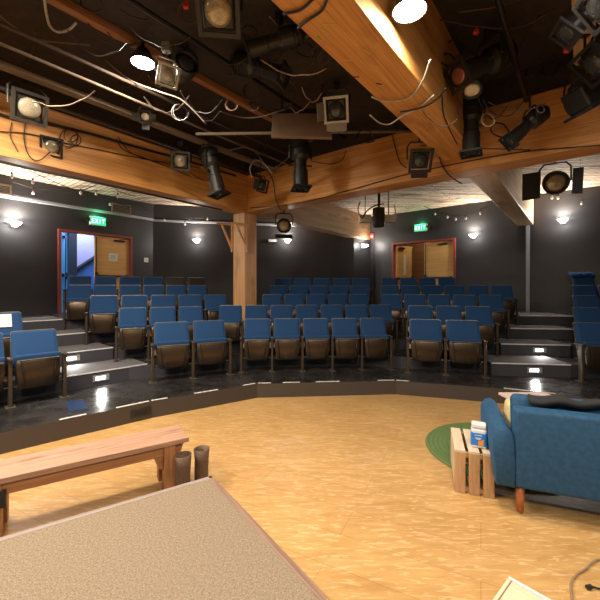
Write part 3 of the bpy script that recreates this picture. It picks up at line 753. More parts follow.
# pallet crate
a=atz(457,492,0); b=atz(497,499,0); d=(b-a).normalized(); n=Vector((-d.y,d.x,0))
Lc=(b-a).length; Hc=.37; Dc=.52
t=thing('slatted_crate','small pale slatted wooden crate beside the sofa arm','crate',(a.x-.02,a.y,0),math.atan2(d.y,d.x))
sw=.085
for i in range(3):
    x=sw/2+i*(Lc-sw)/2
    bm=bmesh.new(); box(bm,(0,0,0),(Hc-.03,.0,.0) if False else (Hc-.025,sw,.02)); o=obj('front_slat',bm,M['pallet'],t,bevel=.002)
    o.matrix_local=Matrix.Translation((x,.01,(Hc-.025)/2+.002))@Matrix.Rotation(pi/2,4,'X')@Matrix.Rotation(pi/2,4,'Z')
    bm=bmesh.new(); box(bm,(0,0,0),(Dc,sw,.022)); o=obj('top_slat',bm,M['crate'],t,bevel=.002)
    o.matrix_local=Matrix.Translation((x,Dc/2,Hc-.011))@Matrix.Rotation(pi/2,4,'Z')
    bm=bmesh.new(); box(bm,(0,0,0),(Hc-.025,sw,.02)); o=obj('back_slat',bm,M['pallet'],t,bevel=.002)
    o.matrix_local=Matrix.Translation((x,Dc-.01,(Hc-.025)/2+.002))@Matrix.Rotation(pi/2,4,'X')@Matrix.Rotation(pi/2,4,'Z')
for y in (.035,Dc-.035):
    for z in (.03,Hc-.045):
        bm=bmesh.new(); box(bm,(Lc/2,y,z),(Lc,.03,.04)); obj('batten',bm,M['pallet'],t)
bm=bmesh.new(); box(bm,(.008,Dc/2,Hc/2),(.016,Dc-.05,Hc-.09)); obj('side_board',bm,M['crate'],t)
# jar on crate
ja=a+d*.185+n*.12
t=thing('plastic_jar','white-lidded plastic jar with blue label on the slatted crate','jar',(ja.x,ja.y,Hc+.001),math.atan2(d.y,d.x)-.1)
bm=bmesh.new(); box(bm,(0,0,.085),(.125,.09,.17)); obj('jar_body',bm,M['jarclr'],t,bevel=.018)
bm=bmesh.new(); box(bm,(0,0,.078),(.130,.094,.135)); l=obj('label',bm,M['jarblue'],t,bevel=.018)
bm=bmesh.new(); box(bm,(.015,-.048,.05),(.04,.003,.04)); box(bm,(.03,-.048,.072),(.02,.003,.012)); obj('label_motif',bm,M['orange'],l)
bm=bmesh.new(); 
for q in range(3): box(bm,(-.005,-.048,.10-q*.0+(.0 if q else .014)-q*.009),(.06-.012*q,.003,.005))
obj('label_text',bm,M['white'],l)
bm=bmesh.new(); box(bm,(0,0,.19),(.115,.088,.04)); obj('lid',bm,M['white'],t,bevel=.01)
# rug (braided round)
rc=Vector((2.18,3.83,0)); rr_=.78
bm=bmesh.new(); prof=[(.001,.012)]
nr=16
for i in range(nr):
    r0=rr_*i/nr; r1=rr_*(i+1)/nr; prof+=[(r0+.01,.010),((r0+r1)/2,.028),(r1-.004,.010)]
prof.append((rr_,.001)); lathe(bm,prof,ZUP,72)
for v in bm.verts:
    rad=math.hypot(v.co.x,v.co.y)
    if rad>rr_*.9: a_=math.atan2(v.co.y,v.co.x); f=1+.012*math.sin(a_*36); v.co.x*=f; v.co.y*=f
o=obj('round_rug',bm,M['rug'],smooth=True); o.location=(rc.x,rc.y,.002); tag(o,'round braided green rug under the sofa and crate','rug')
# sofa
sA=atz(515,488.5,.22); sB=atz(600,503.5,.22); sd=(sB-sA).normalized(); sn=Vector((-sd.y,sd.x,0))
sA=Vector((sA.x,sA.y,0))
t=thing('velvet_sofa','blue velvet sofa seen from behind at right edge','sofa',(sA.x,sA.y,0.0),math.atan2(sd.y,sd.x))
LS=1.75
def soft(name,c,s,mat,parent,bev=.03,M_=None):
    bm=bmesh.new(); box(bm,c,s,M_); o=obj(name,bm,mat,parent,smooth=True); b_=o.modifiers.new('bevel','BEVEL'); b_.width=bev; b_.segments=4; return o
soft('backrest',(LS/2,.07,.525),(LS,.14,.61),M['velvet'],t,.03)
soft('seat_base',(LS/2,.46,.30),(LS-.02,.66,.16),M['velvet'],t,.02)
for i in range(2): soft('seat_cushion',(LS*(.25+.5*i),.50,.44),(LS/2-.02,.60,.13),M['velvet'],t,.04)
for i in range(2):
    Mx=Matrix.Translation((LS*(.25+.5*i),.22,.66))@Matrix.Rotation(-.18,4,'X'); soft('back_cushion',(0,0,0),(LS/2-.02,.14,.46),M['velvet'],t,.05,Mx)
def arm(xc,s):
    bm=bmesh.new()
    prof=[(.09,.215),(.095,.40),(.085,.58),(.065,.645),(.02,.675),(-.03,.66),(-.065,.61),(-.07,.50),(-.055,.34),(-.04,.215)]
    L_=.86; rings=[]
    for y,sc_ in ((0,.80),(.012,.93),(.035,1),(.3,1),(.6,1),(L_-.035,1),(L_-.01,.93),(L_,.80)):
        rings.append([bm.verts.new((xc+s*(.012+(x-.012)*sc_),y,.44+(z-.44)*(1-(1-sc_)*.35))) for x,z in prof])
    n_=len(prof)
    for i in range(len(rings)-1):
        for k in range(n_): bm.faces.new([rings[i][k],rings[i][(k+1)%n_],rings[i+1][(k+1)%n_],rings[i+1][k]])
    bm.faces.new(rings[0]); bm.faces.new(rings[-1]); o=obj('armrest',bm,M['velvet'],t,smooth=True)
arm(-.085,1); arm(LS+.085,-1)
for x,y in ((.045,.06),(LS-.06,.06),(.045,.74),(LS-.06,.74)):
    bm=bmesh.new(); lathe(bm,[(.024,.022),(.033,.23)],Matrix.Translation((x,y,0))@ZUP,16); obj('leg',bm,M['legwood'],t,smooth=True)
# black throw on sofa back
bm=bmesh.new(); bmesh.ops.create_grid(bm,x_segments=40,y_segments=8,size=.5)
for v in bm.verts:
    x,y=v.co.x,v.co.y; v.co=Vector((x*1.35+.8,y*.10+.17,.908+.012*math.sin(x*31)+.010*math.sin(x*11+y*6)-(y*y)*.06))
bmesh.ops.solidify(bm,geom=bm.faces[:],thickness=.035)
o=obj('black_throw',bm,M['blkcloth'],smooth=True); o.location=(sA.x,sA.y,0); o.rotation_euler=(0,0,math.atan2(sd.y,sd.x)); tag(o,'black folded throw lying along the top of the sofa back','blanket')
# cream cushion on seat
o=soft('throw_pillow',(0,0,0),(.10,.30,.22),M['yellow'],None,.04); tag(o,'cream cushion peeking between sofa arm and sofa back','cushion')
pp=sA+sd*.075+sn*.55; o.location=(pp.x,pp.y,.62); o.rotation_euler=(0,.1,math.atan2(sd.y,sd.x))
# low table beyond the sofa with a pink-white board
tz=.47
q=[atz(504,394,tz),atz(547,393.5,tz),atz(556,398,tz),atz(517,400.5,tz)]
cq=sum(q,Vector((0,0,0)))/4
ddx=(q[1]-q[0]).normalized(); 
t=thing('low_table','low table with pale pink top beyond the sofa','table',(cq.x,cq.y,0),math.atan2(ddx.y,ddx.x))
bm=bmesh.new(); box(bm,(0,-.02,tz-.015),(.58,.40,.03)); obj('tabletop',bm,M['pink'],t,bevel=.004)
for x in (-.15,.2):
    for y in (-.12,.1):
        bm=bmesh.new(); box(bm,(x,y,(tz-.03)/2+.001),(.03,.03,tz-.034)); obj('leg',bm,M['dark'],t)
# foreground box (birch) bottom right
zb=.36; c0=atz(509,576,zb); e0=(atz(552,600,zb)-c0); e0.z=0; L0=1.0; e0.normalize(); e1=Vector((e0.y,-e0.x,0)); 
if e1.y>0: e1=-e1
t=thing('birch_crate','pale birch plywood crate at the bottom right edge','crate',(c0.x,c0.y,0),math.atan2(e0.y,e0.x))
sy=-1
for nm,c,s in (('rim',(.30,-.008,.0),(.60,.016,zb)),('rim',(.30,-.392,.0),(.60,.016,zb)),('rim',(.008,-.2,.0),(.016,.37,zb)),('rim',(.592,-.2,0),(.016,.37,zb))):
    bm=bmesh.new(); box(bm,(c[0],c[1],zb/2+.001),s); obj('side_panel',bm,M['white'] if c[1]==-.008 else M['crate'],t,bevel=.003)
bm=bmesh.new(); box(bm,(.16,-.2,zb-.012),(.28,.365,.014)); obj('top_board',bm,M['crate'],t)
bm=bmesh.new(); box(bm,(.30,-.2,.02),(.56,.36,.02)); obj('base',bm,M['crate'],t)
bm=bmesh.new(); box(bm,(.44,-.2,zb-.12),(.24,.34,.03)); obj('grey_insert',bm,M['fixg'],t)
# cords at right
bm=bmesh.new(); pts=[atz(574,606,.012),atz(571,590,.008),atz(572,581,.008),atz(577,574,.008),atz(585,569,.01),atz(594,561,.012),atz(603,559,.008),atz(630,556,.008),atz(650,560,.008)]
tube(bm,smoothpts(pts),.0065,8); o=obj('extension_lead',bm,M['cablet']); tag(o,'tan cord curling on the stage floor at bottom right','cord')
bm=bmesh.new(); pts=[atz(604,590,.01),atz(597,588,.01),atz(590,586,.012)]; tube(bm,smoothpts(pts),.005,6); t=obj('plug_cord',bm,M['cable']); tag(t,'short black cord with a plug end at the bottom right','cord')
bm=bmesh.new(); tube(bm,[atz(591,586.5,.016),atz(587,587.5,.016)],.013,8); obj('plug',bm,M['cable'],t)
# blue tape sheet on first platform near left step
a=atz(66,401,Z[1]); b=atz(84,400,Z[1]); c=atz(92,412,Z[1]); d=atz(66,414,Z[1])
bm=bmesh.new(); prism(bm,[(p.x,p.y) for p in (a,b,atz(88,409,Z[1]),atz(68,412,Z[1]))],Z[1]+.0008,Z[1]+.006); o=obj('blue_sheet',bm,M['blue']); o.data.materials.clear(); o.data.materials.append(simple('navy_sheet',(.008,.03,.09),.35)); tag(o,'dark blue sheet lying on the platform below the left aisle','sheet')
# litter on right steps
p=atz(570,318.5,Z[5]) if False else None
# ---------------------------------------------------------------- rigging
def pipe(name,a,b,r,mat,label,cat='pipe',n=8):
    bm=bmesh.new(); tube(bm,[a,b],r,n); o=obj(name,bm,mat,smooth=True); tag(o,label,cat); return o
def onp(t,z,px=None,py=None):
    """point on the line t=const, height z, at pixel column px"""
    a=PC+E2*t; k=(px-300)/F; u=(k*a.y-a.x)/(E1.x-k*E1.y); return G(t,u,z)
pipe('lighting_pipe',G(.75,UF+.1,4.22),G(.75,-.30,4.22),.030,M['pipe'],'dark brown lighting pipe nearest the left beam')
bm=bmesh.new(); box(bm,(0,0,0),(8.2,.13,.05)); o=obj('cable_tray',bm,M['conduit']); g=G(1.15,-4.4,4.30); o.location=g; o.rotation_euler=(0,0,angL); tag(o,'wide beige wiring channel crossing upper left under the black ceiling','cable channel')
pipe('lighting_pipe',G(1.75,UF+.1,4.42),G(1.75,-.3,4.42),.022,M['pipe'],'slim brown pipe just left of the reddish joist')
pipe('lighting_pipe',G(1.6,UF+.1,4.30),G(1.6,-.3,4.30),.018,M['conduit'],'slim beige pipe, lower of the pair beside reddish joist')
pipe('lighting_pipe',G(2.9,UF+.1,4.55),G(2.9,-.3,4.55),.026,M['dark'],'black lighting pipe between reddish joist and top beam')
pipe('lighting_pipe',P3(196,5.6,py=134),P3(428,5.6,py=131),.024,M['conduit'],'straight beige cross pipe running behind the brown flat panel')
pipe('lighting_pipe',G(5.75,UF+.1,4.30),G(5.75,-.3,4.30),.028,M['dark'],'black lighting pipe right of the top beam')
pipe('lighting_pipe',G(4.3,UF+.1,4.25),G(4.3,-.3,4.25),.024,M['dark'],'black lighting pipe hugging the left side of top beam')
# hangers for pipes
def fixture(kind,pos,aim,s,label,lens='lens',body='fixt',ztop=None,frame=True,doors=None,gel=None,name=None,group='stage lights hung overhead',side=None):
    pos=Vector(pos); aim=Vector(aim).normalized()
    R=aim.to_track_quat('Y','Z').to_matrix().to_4x4()
    t=thing(name or 'stage_light',label,'stage light',pos,0,group)
    b=M[body]; x=(R@Vector((1,0,0)))
    if kind=='fresnel':
        bm=bmesh.new(); box(bm,(0,-.55*s,0),(1.0*s,.9*s,1.0*s),R); lathe(bm,[(.30*s,-1.2*s),(.42*s,-.98*s)],R,16); obj('housing',bm,b,t,bevel=.02*1)
        bm=bmesh.new(); w=1.35*s
        for q in (-1,1):
            box(bm,(q*w/2*.90,-.02*s,0),(w*.10,.12*s,w),R); box(bm,(0,-.02*s,q*w/2*.90),(w*.82,.12*s,w*.10),R)
        g=obj('gel_frame',bm,M[gel] if gel else b,t)
        bm=bmesh.new(); lathe(bm,[(.44*s,-.14*s),(.42*s,-.05*s),(.30*s,.02*s),(.14*s,.06*s),(.001,.08*s)],R,24); obj('lens',bm,M[lens],t,smooth=True)
        bm=bmesh.new()
        for i in range(5): box(bm,(0,-.3*s-.12*s*i,.52*s),(.8*s,.04*s,.06*s),R)
        obj('cooling_fin',bm,b,t)
        yw=.72*s; yb=-.45*s
    elif kind=='par':
        bm=bmesh.new(); lathe(bm,[(.22*s,-1.2*s),(.45*s,-1.05*s),(.55*s,-.5*s),(.56*s,.02*s),(.50*s,.02*s),(.48*s,-.10*s)],R,24); obj('housing',bm,b,t,smooth=True)
        bm=bmesh.new(); lathe(bm,[(.47*s,-.08*s),(.3*s,-.01*s),(.001,.03*s)],R,24); obj('lens',bm,M[lens],t,smooth=True)
        yw=.64*s; yb=-.45*s
    elif kind=='ellipsoidal':
        bm=bmesh.new(); lathe(bm,[(.20*s,-2.6*s),(.36*s,-2.4*s),(.44*s,-2.0*s),(.42*s,-1.5*s),(.30*s,-1.35*s),(.30*s,-.9*s),(.34*s,-.85*s),(.36*s,0),(.30*s,0)],R,20); obj('barrel',bm,b,t,smooth=False)
        bm=bmesh.new()
        for i in range(4): lathe(bm,[(.46*s,-2.3*s+i*.16*s),(.46*s,-2.26*s+i*.16*s)],R,20)
        obj('cooling_fin',bm,b,t)
        bm=bmesh.new(); w=.86*s
        for q in (-1,1):
            box(bm,(q*w/2*.88,.02*s,0),(w*.12,.08*s,w),R); box(bm,(0,.02*s,q*w/2*.88),(w*.76,.08*s,w*.12),R)
        obj('gel_frame',bm,b,t)
        bm=bmesh.new(); lathe(bm,[(.31*s,-.02*s),(.2*s,.03*s),(.001,.05*s)],R,20); obj('lens',bm,M[lens],t,smooth=True)
        for q in (-1,1):
            bm=bmesh.new(); tube(bm,[R@Vector((q*.3*s,-1.1*s,0)),R@Vector((q*.55*s,-1.1*s,0))],.04*s,6); obj('shutter_handle',bm,M['fixg'],t)
        yw=.52*s; yb=-1.45*s
    if doors:
        for nm,w,h,th_ in doors:   # (which,len,width,angle)
            bm=bmesh.new(); base=.64*s
            if nm in 'LR':
                q=-1 if nm=='L' else 1
                Mx=R@Matrix.Translation((q*base,.02*s,0))@Matrix.Rotation(q*th_,4,'Z'); box(bm,(q*w*s/2,0,0),(w*s,.03*s,h*s),Mx)
            else:
                q=1 if nm=='T' else -1
                Mx=R@Matrix.Translation((0,.02*s,q*base))@Matrix.Rotation(-q*th_,4,'X'); box(bm,(0,0,q*w*s/2),(h*s,.03*s,w*s),Mx)
            obj('barn_door',bm,M[gel] if gel else b,t)
    # yoke
    ctr=R@Vector((0,yb,0)); up=Vector((0,0,1)); xh=Vector((x.x,x.y,0)); 
    if xh.length<.2: xh=Vector((1,0,0))
    xh.normalize()
    bm=bmesh.new(); h=yw*1.45
    tube(bm,[ctr+xh*yw,ctr+xh*yw+up*h*.75,ctr+xh*yw*.7+up*h,ctr-xh*yw*.7+up*h,ctr-xh*yw+up*h*.75,ctr-xh*yw],.05*s,6); obj('yoke',bm,b,t)
    zt_=(ztop if ztop else ZB)-pos.z
    c2=ctr+up*h
    bm=bmesh.new(); tube(bm,[c2,Vector((c2.x,c2.y,max(c2.z+.05,zt_-.03)))],.05*s,8); obj('hanging_stem',bm,b,t)
    bm=bmesh.new(); box(bm,(c2.x,c2.y,max(c2.z+.06,zt_-.06)),(.09,.07,.10)); obj('clamp',bm,b,t,bevel=.006)
    return t
CAM=Vector((0,0,EYE))
def tocam(p,dx=0,dy=0,dz=0): return (CAM-Vector(p)).normalized()+Vector((dx,dy,dz))
fx=[]
def F_(kind,px,py,D,s,aim,label,**k):
    p=P3(px,D,py=py); a=tocam(p)+Vector(aim); return fixture(kind,p,a,s,label,**k)
F_('fresnel',30,108,4.3,.27,(.25,.0,0),'square grey flood light at upper left, larger of two on the left beam',lens='lens',body='fixg',ztop=4.25)
F_('fresnel',51.5,147,5.2,.21,(.1,0,0),'small square black flood light hanging before the left beam',lens='lens',ztop=4.25)
F_('fresnel',180.5,161,6.3,.24,(-.1,0,.1),'square brown-grey flood light on the left beam near column',lens='lens',body='fixg',ztop=4.25)
F_('fresnel',145,117,5.2,.13,(-.2,0,-.2),'tiny black spotlight with open barn doors below the ceiling lamp',lens='lens',doors=[('L',.7,.8,.5),('R',.7,.8,.5),('B',.7,.8,.5)],ztop=4.3)
F_('fresnel',168,76,3.9,.17,(.3,0,-.3),'silver framed square light beside the bright ceiling lamp',lens='silver',gel='silver',body='silver',ztop=4.5)
F_('ellipsoidal',219,194,6.2,.36,(.25,.75,-1.5),'long grey ellipsoidal spotlight pointing down left of the column',lens='lensd',body='fixg',ztop=4.4)
F_('fresnel',218,12,2.9,.26,(-.1,0,-.2),'large black fresnel light with ribbed lens at the top left of centre',lens='lens',body='fixt')
F_('ellipsoidal',284,76,4.3,.30,(1.6,.3,-.3),'black ellipsoidal spotlight aimed right beside the top beam',lens='lensd',ztop=4.6)
F_('ellipsoidal',248,50,3.9,.25,(-1.2,.8,.2),'black ellipsoidal spotlight aimed left under the black ceiling',lens='lensd',ztop=4.6)
F_('fresnel',336,110,5.0,.26,(-.08,0,-.15),'silver framed fresnel light hanging just left of top beam',lens='lensd',gel='silver',body='fixt',ztop=4.3,doors=[('R',.6,.9,1.0),('B',.45,1.1,.3)])
F_('ellipsoidal',301,188,6.0,.36,(.05,.75,-1.9),'black ellipsoidal spotlight pointing down below the brown panel',lens='lensd',ztop=4.35)
F_('fresnel',263,186,6.9,.19,(.9,0,-.2),'small black flood light before the beam right of the column',lens='lensd',ztop=4.5)
F_('par',284,226,8.9,.33,(0,0,-.1),'black round lamp with pale lens under the beam by the column',lens='lens',ztop=3.85,doors=[('B',.5,1.3,1.1)])
F_('fresnel',421,161,5.1,.24,(.25,0,-.25),'square black fresnel light hanging where the beams cross',lens='lensd',ztop=4.3,doors=[('B',.35,1.0,.3)])
F_('ellipsoidal',458,76,3.9,.34,(-1.3,.25,-.5),'big grey ellipsoidal spotlight with pink lens right of top beam',lens='lenspink',body='fixg',ztop=4.4)
F_('par',472,91,4.1,.20,(0,.2,-1.1),'small round pale lamp below the pink-lensed spotlight',lens='lenswhite',ztop=4.4)
F_('ellipsoidal',471,153,4.7,.31,(.35,.75,-1.9),'grey-black ellipsoidal spotlight pointing down right of beam crossing',lens='lensd',body='fixg',ztop=4.4)
F_('ellipsoidal',509,142,4.4,.24,(-.9,.8,-.9),'short black ellipsoidal spotlight angled across the right beam',lens='lensd',ztop=4.5)
F_('par',556,183,5.9,.34,(.1,.0,-.1),'round black lamp with wide barn doors below the right beam',lens='lens',ztop=4.35,doors=[('L',.45,1.2,.6),('R',.8,1.3,.3)])
F_('fresnel',590,108,4.0,.27,(1.2,.8,-.6),'black fresnel light at the right edge over the beam',lens='lensd',ztop=4.7)
F_('ellipsoidal',566,34,2.9,.26,(-.6,1.0,-.7),'black ellipsoidal spotlight at the top right corner',lens='lensd',ztop=4.7)
F_('fresnel',592,66,3.5,.27,(-.9,.9,-.9),'black boxy stage light second from the top at right edge',lens='lensd',ztop=4.7)
F_('par',187,62,4.3,.26,(.1,.3,.6),'black hanging round lamp right of the bright ceiling lamp',lens='lensd',ztop=4.7)
F_('fresnel',596,8,2.2,.18,(-.9,.9,-.5),'black stage light cut by the top right photo corner',lens='lensd',ztop=4.7)
# brown flat panel
p=P3(302,5.2,py=126); t=thing('ceiling_baffle','flat brown rectangular panel hanging under black ceiling','panel',p,0)
bm=bmesh.new(); box(bm,(0,0,0),(.88,.05,.44),Matrix.Rotation(-.35,4,'X')@Matrix.Rotation(.03,4,'Y')); obj('panel_board',bm,M['plate'],t,bevel=.006)
bm=bmesh.new(); 
for x in (-.3,.3): tube(bm,[(x,.08,.15),(x,.08,ZB-p.z-.005)],.012,6)
obj('hanger_rod',bm,M['dark'],t)
bm=bmesh.new(); box(bm,(0,.1,.24),(.8,.10,.08)); obj('mount_bar',bm,M['dark'],t)
# gray projector-like speaker behind beam B
p=P3(379,8.0,py=217); t=thing('hanging_speaker','grey speaker on a stem under the right beam, left of EXIT sign','speaker',p,0)
bm=bmesh.new(); prism(bm,[(-.10,-.12),(.10,-.12),(.13,-.02),(.10,.14),(-.10,.14),(-.15,-.02)],-.22,.20); obj('cabinet',bm,M['fixg'],t,bevel=.02)
bm=bmesh.new(); tube(bm,[(0,0,.2),(0,0,ZC-p.z-.003)],.03,8); obj('stem',bm,M['dark'],t)
for dx,nm in ((-.32,'left'),(.22,'right')):
    p2=P3(379,8.2,py=219)+Vector((dx,0,0)); bm=bmesh.new(); box(bm,(0,0,0),(.26,.18,.17)); o=obj('junction_box',bm,M['white'],bevel=.01); o.location=p2; tag(o,'white junction box on the %s of the grey hanging speaker'%nm,'box')
    bm=bmesh.new(); tube(bm,[(0,0,.08),(0,0,ZC-p2.z-.003)],.01,6); obj('drop_rod',bm,M['dark'],o)
# bright lamps
def ceil_lamp(px,py,z,r,label,en,ztop,tilt=(0,0)):
    D=F*(z-EYE)/(H-py); p=P3(px,D,z); t=thing('ceiling_lamp',label,'ceiling lamp',p,0,'bright white ceiling lamps')
    bm=bmesh.new(); lathe(bm,[(r*.5,.16),(r*.9,.06),(r*1.06,-.005),(r,-.005),(r*.9,.03)],ZUP,28); obj('reflector',bm,M['fixg'],t,smooth=True)
    bm=bmesh.new(); lathe(bm,[(r*.96,.0),(r*.6,-.012),(.001,-.018)],ZUP,28); obj('bulb_face',bm,M['lamp'],t,smooth=True)
    if ztop-z>.2:
        bm=bmesh.new(); tube(bm,[(0,0,.15),(0,0,ztop-z-.004)],.02,8); obj('stem',bm,M['dark'],t)
    light('ceiling_lamp_light','AREA',p+Vector((0,0,-.04)),en,WARM,r*2,(0,0,0)); return t
ceil_lamp(143,63,4.52,.14,'bright round ceiling lamp at upper left',60,ZB)
ceil_lamp(409.5,11,3.95,.13,'bright round ceiling lamp right of the top beam',45,ZB)
# added unseen fill lamps, modelled like the two visible ceiling lamps
def added_fill_lamp(t_,u_,z,en,lab,zt=ZB):
    p=G(t_,u_,z); t=thing('ceiling_lamp',lab,'ceiling lamp',p,0,'bright white ceiling lamps')
    bm=bmesh.new(); lathe(bm,[(.07,.16),(.12,.06),(.15,-.005),(.14,-.005)],ZUP,24); obj('reflector',bm,M['fixg'],t,smooth=True)
    bm=bmesh.new(); lathe(bm,[(.135,.0),(.08,-.012),(.001,-.018)],ZUP,24); obj('bulb_face',bm,M['lamp'],t,smooth=True)
    bm=bmesh.new(); tube(bm,[(0,0,.15),(0,0,zt-z-.004)],.02,8); obj('stem',bm,M['dark'],t)
    light('ceiling_lamp_light','AREA',p+Vector((0,0,-.04)),en,WARM,.9,(0,0,0))
added_fill_lamp(2.6,-7.2,4.3,150,'added fill lamp behind the photographer, left side')
added_fill_lamp(7.2,-7.0,4.3,150,'added fill lamp behind the photographer, right side')
added_fill_lamp(.8+.9,-5.6,4.3,150,'added fill lamp over the stage beyond the left photo edge')
added_fill_lamp(7.9,-3.9,4.3,75,'added fill lamp over the stage beyond the right photo edge')
# ---------------------------------------------------------------- cables
def onA(px,py,off=.0):
    a=PC+E2*(.21+off); k=(px-300)/F; u=(k*a.y-a.x)/(E1.x-k*E1.y); g=G(.21+off,u); return Vector((g.x,g.y,EYE+(H-py)*g.y/F))
def onB(px,py,off=0):
    a=PC-E1*(.21+off); k=(px-300)/F; t=(k*a.y-a.x)/(E2.x-k*E2.y); g=G(t,-.21-off); return Vector((g.x,g.y,EYE+(H-py)*g.y/F))
def onC(px,py,off=0):
    z=3.75-off; return atz(px,py,z) 
def PR(px,D,py):
    return P3(px,min(D,F*(4.66-EYE)/(H-py)),py=py)
def cab(pts,r=.009,mat='cable',label='',close=False):
    bm=bmesh.new(); tube(bm,smoothpts(pts,6),r,5); o=obj('cable',bm,M[mat],smooth=True); tag(o,label,'cable'); return o
cab([onA(x,y,.02) for x,y in ((-6,113),(20,120),(48,124),(90,134),(140,148),(190,162),(236,176))],.022,label='thick black cable running along top of the left beam')
cab([onA(x,y,.02) for x,y in ((-6,160),(40,171),(80,179),(130,190),(180,201),(222,210))],.020,label='black cable along the bottom edge of the left beam')
cab([onA(x,y,.02) for x,y in ((-6,131),(30,134),(60,142),(100,150),(150,160),(200,168))],.007,label='thin cable sagging across the left beam face')
cab([onA(x,y,.03) for x,y in ((26,118),(24,140),(30,157),(40,160),(50,152))],.008,label='loose cable loop hanging under the larger left flood light')
cab([onA(x,y,.03) for x,y in ((12,122),(10,135),(16,148),(18,152))],.007,label='short cable drop at the left end of left beam')
for i,(cx,cy,r_) in enumerate(((69,138,9),(71,135,7),(76,140,5))):
    cab([onA(cx+r_*math.cos(a),cy+r_*math.sin(a),.04+.01*i) for a in [k*2*pi/12 for k in range(13)]],.008,label='coiled black cable on left beam, %s ring'%('largest','middle','smallest')[i])
cab([onA(x,y,.05) for x,y in ((118,137),(130,152),(150,160),(168,163))],.008,label='cable swagging from beam top to the brown-grey flood light')
cab([onA(x,y,.05) for x,y in ((116,139),(124,150),(145,158),(168,167),(190,176))],.008,label='lower cable swag beneath the brown-grey flood light')
cab([onA(x,y,.05) for x,y in ((184,164),(192,174),(204,180),(214,178))],.008,label='cable between brown-grey flood light and grey spotlight')
cab([onB(x,y,.02) for x,y in ((250,208),(300,203),(350,190),(400,176),(450,165),(490,157),(530,151),(604,145))],.008,label='long thin cable strung across the right beam')
cab([onB(x,y,.02) for x,y in ((420,146),(440,144),(470,148),(500,149),(530,150))],.006,label='thin upper cable looping right of the beam crossing')
cab([onB(x,y,.03) for x,y in ((438,152),(442,165),(450,176),(462,184))],.010,label='black cable dropping below the beam crossing')
cab([onB(x,y,.03) for x,y in ((392,135),(396,150),(400,162),(406,168))],.009,label='black cable feeding the square light at the crossing')
cab([onB(x,y,.05) for x,y in ((566,80),(564,95),(565,108),(572,116),(580,112))],.010,label='black cable hanging at right beside the edge fresnel light')
cab([onB(x,y,.03) for x,y in ((310,161),(330,164),(342,160),(346,150))],.006,label='small cable curve near the top of the right beam')
cab([onB(x,y,.04) for x,y in ((246,175),(252,160),(262,166),(272,178),(276,200),(283,214))],.008,label='cable winding down beside the column top')
cab([onC(x,y,.02) for x,y in ((283,14),(300,10),(312,0),(318,-6))],.010,label='black cable crossing the top beam near the photo top')
cab([onC(x,y,.02) for x,y in ((298,28),(308,20),(322,10),(328,-4))],.010,label='second black cable crossing the top beam')
cab([onC(x,y,.03) for x,y in ((372,97),(384,101),(398,101),(412,96),(424,78),(430,60))],.009,mat='cablew',label='pale cable looping under the top beam')
cab([onC(x,y,.03) for x,y in ((370,115),(380,123),(390,124),(402,116),(418,108),(434,95))],.008,mat='cablew',label='lower pale cable loop under top beam')
cab([onC(x,y,.05) for x,y in ((400,112),(412,110),(426,106),(438,98),(446,88))],.010,label='black cable bundle under the top beam beside the lamps')
cab([onC(x,y,.05) for x,y in ((442,96),(443,112),(447,124),(457,144))],.008,label='black cable falling along the right side of top beam')
cab([PR(x,4.2,py=y) for x,y in ((44,-6),(46,12),(50,26),(58,32),(68,30),(76,23))],.014,mat='cablew',label='white cable loop at the top left')
cab([PR(x,4.2,py=y) for x,y in ((-5,12),(20,31),(40,40),(66,43),(90,45))],.008,mat='conduit',label='beige wire sagging below the top left pipes')
cab([PR(x,4.6,py=y) for x,y in ((105,60),(130,80),(160,92),(180,99),(195,112),(206,124))],.009,mat='conduit',label='beige wire drooping below the bright upper left lamp')
cab([PR(x,4.8,py=y) for x,y in ((36,30),(34,46),(28,60),(20,66))],.010,label='dark cable hanging across the wide beige channel')
cab([PR(x,3.4,py=y) for x,y in ((460,12),(500,6),(530,-4))],.008,mat='pipe',label='brown wire crossing the top right black ceiling')
cab([PR(x,3.8,py=y) for x,y in ((440,20),(480,27),(520,27),(556,8))],.008,mat='pipe',label='long brown wire sagging over the top right ceiling')
cab([PR(x,5.0,py=y) for x,y in ((278,68),(290,80),(297,92),(292,103),(284,104))],.009,mat='pipe',label='brown cable loop above the brown flat panel')
cab([PR(x,6.2,py=y) for x,y in ((200,138),(225,150),(250,148),(270,168),(288,158),(292,146))],.010,mat='pipe',label='brown cable drooping between two downward spotlights')
cab([PR(x,6.4,py=y) for x,y in ((252,178),(250,168),(256,160),(266,166),(272,174))],.012,mat='conduit',label='beige cable hoop above the small black flood light')
cab([PR(x,7.9,py=y) for x,y in ((360,202),(358,210),(362,218),(366,212),(374,206),(384,204))],.014,label='black cable coil behind the beam beside the grey speaker')
cab([PR(x,8.0,py=y) for x,y in ((394,205),(396,214),(394,222))],.014,mat='cablew',label='white hose end hanging right of the grey speaker')
for i,(cx,cy,rr2,lab) in enumerate(((478,73,9,'beside the pink-lensed spotlight'),(250,32,8,'beside the top left fresnel light'),(306,50,9,'left of the top beam'),(448,60,8,'on the right side of top beam'),(500,130,9,'before the right beam'),(92,3,11,'at the top left photo edge'),(366,136,8,'by the cross pipe near the top beam'))):
    Dk=(4.1,4.2,4.6,4.0,4.9,3.6,5.5)[i]
    cab([PR(cx+rr2*(1+.15*math.sin(3*a))*math.cos(a),Dk+.04*math.sin(2*a),py=cy+rr2*.8*math.sin(a+.3)) for a in [k*4*pi/20 for k in range(21)]],.009,label='tangled coil of black cable %s'%lab)
random.seed(3)
spots_=[(232,70),(262,28),(274,52),(252,92),(312,88),(288,40),(430,40),(440,110),(492,96),(488,120),(205,100),(160,24),(190,12),(120,24),(300,108),(455,48)]
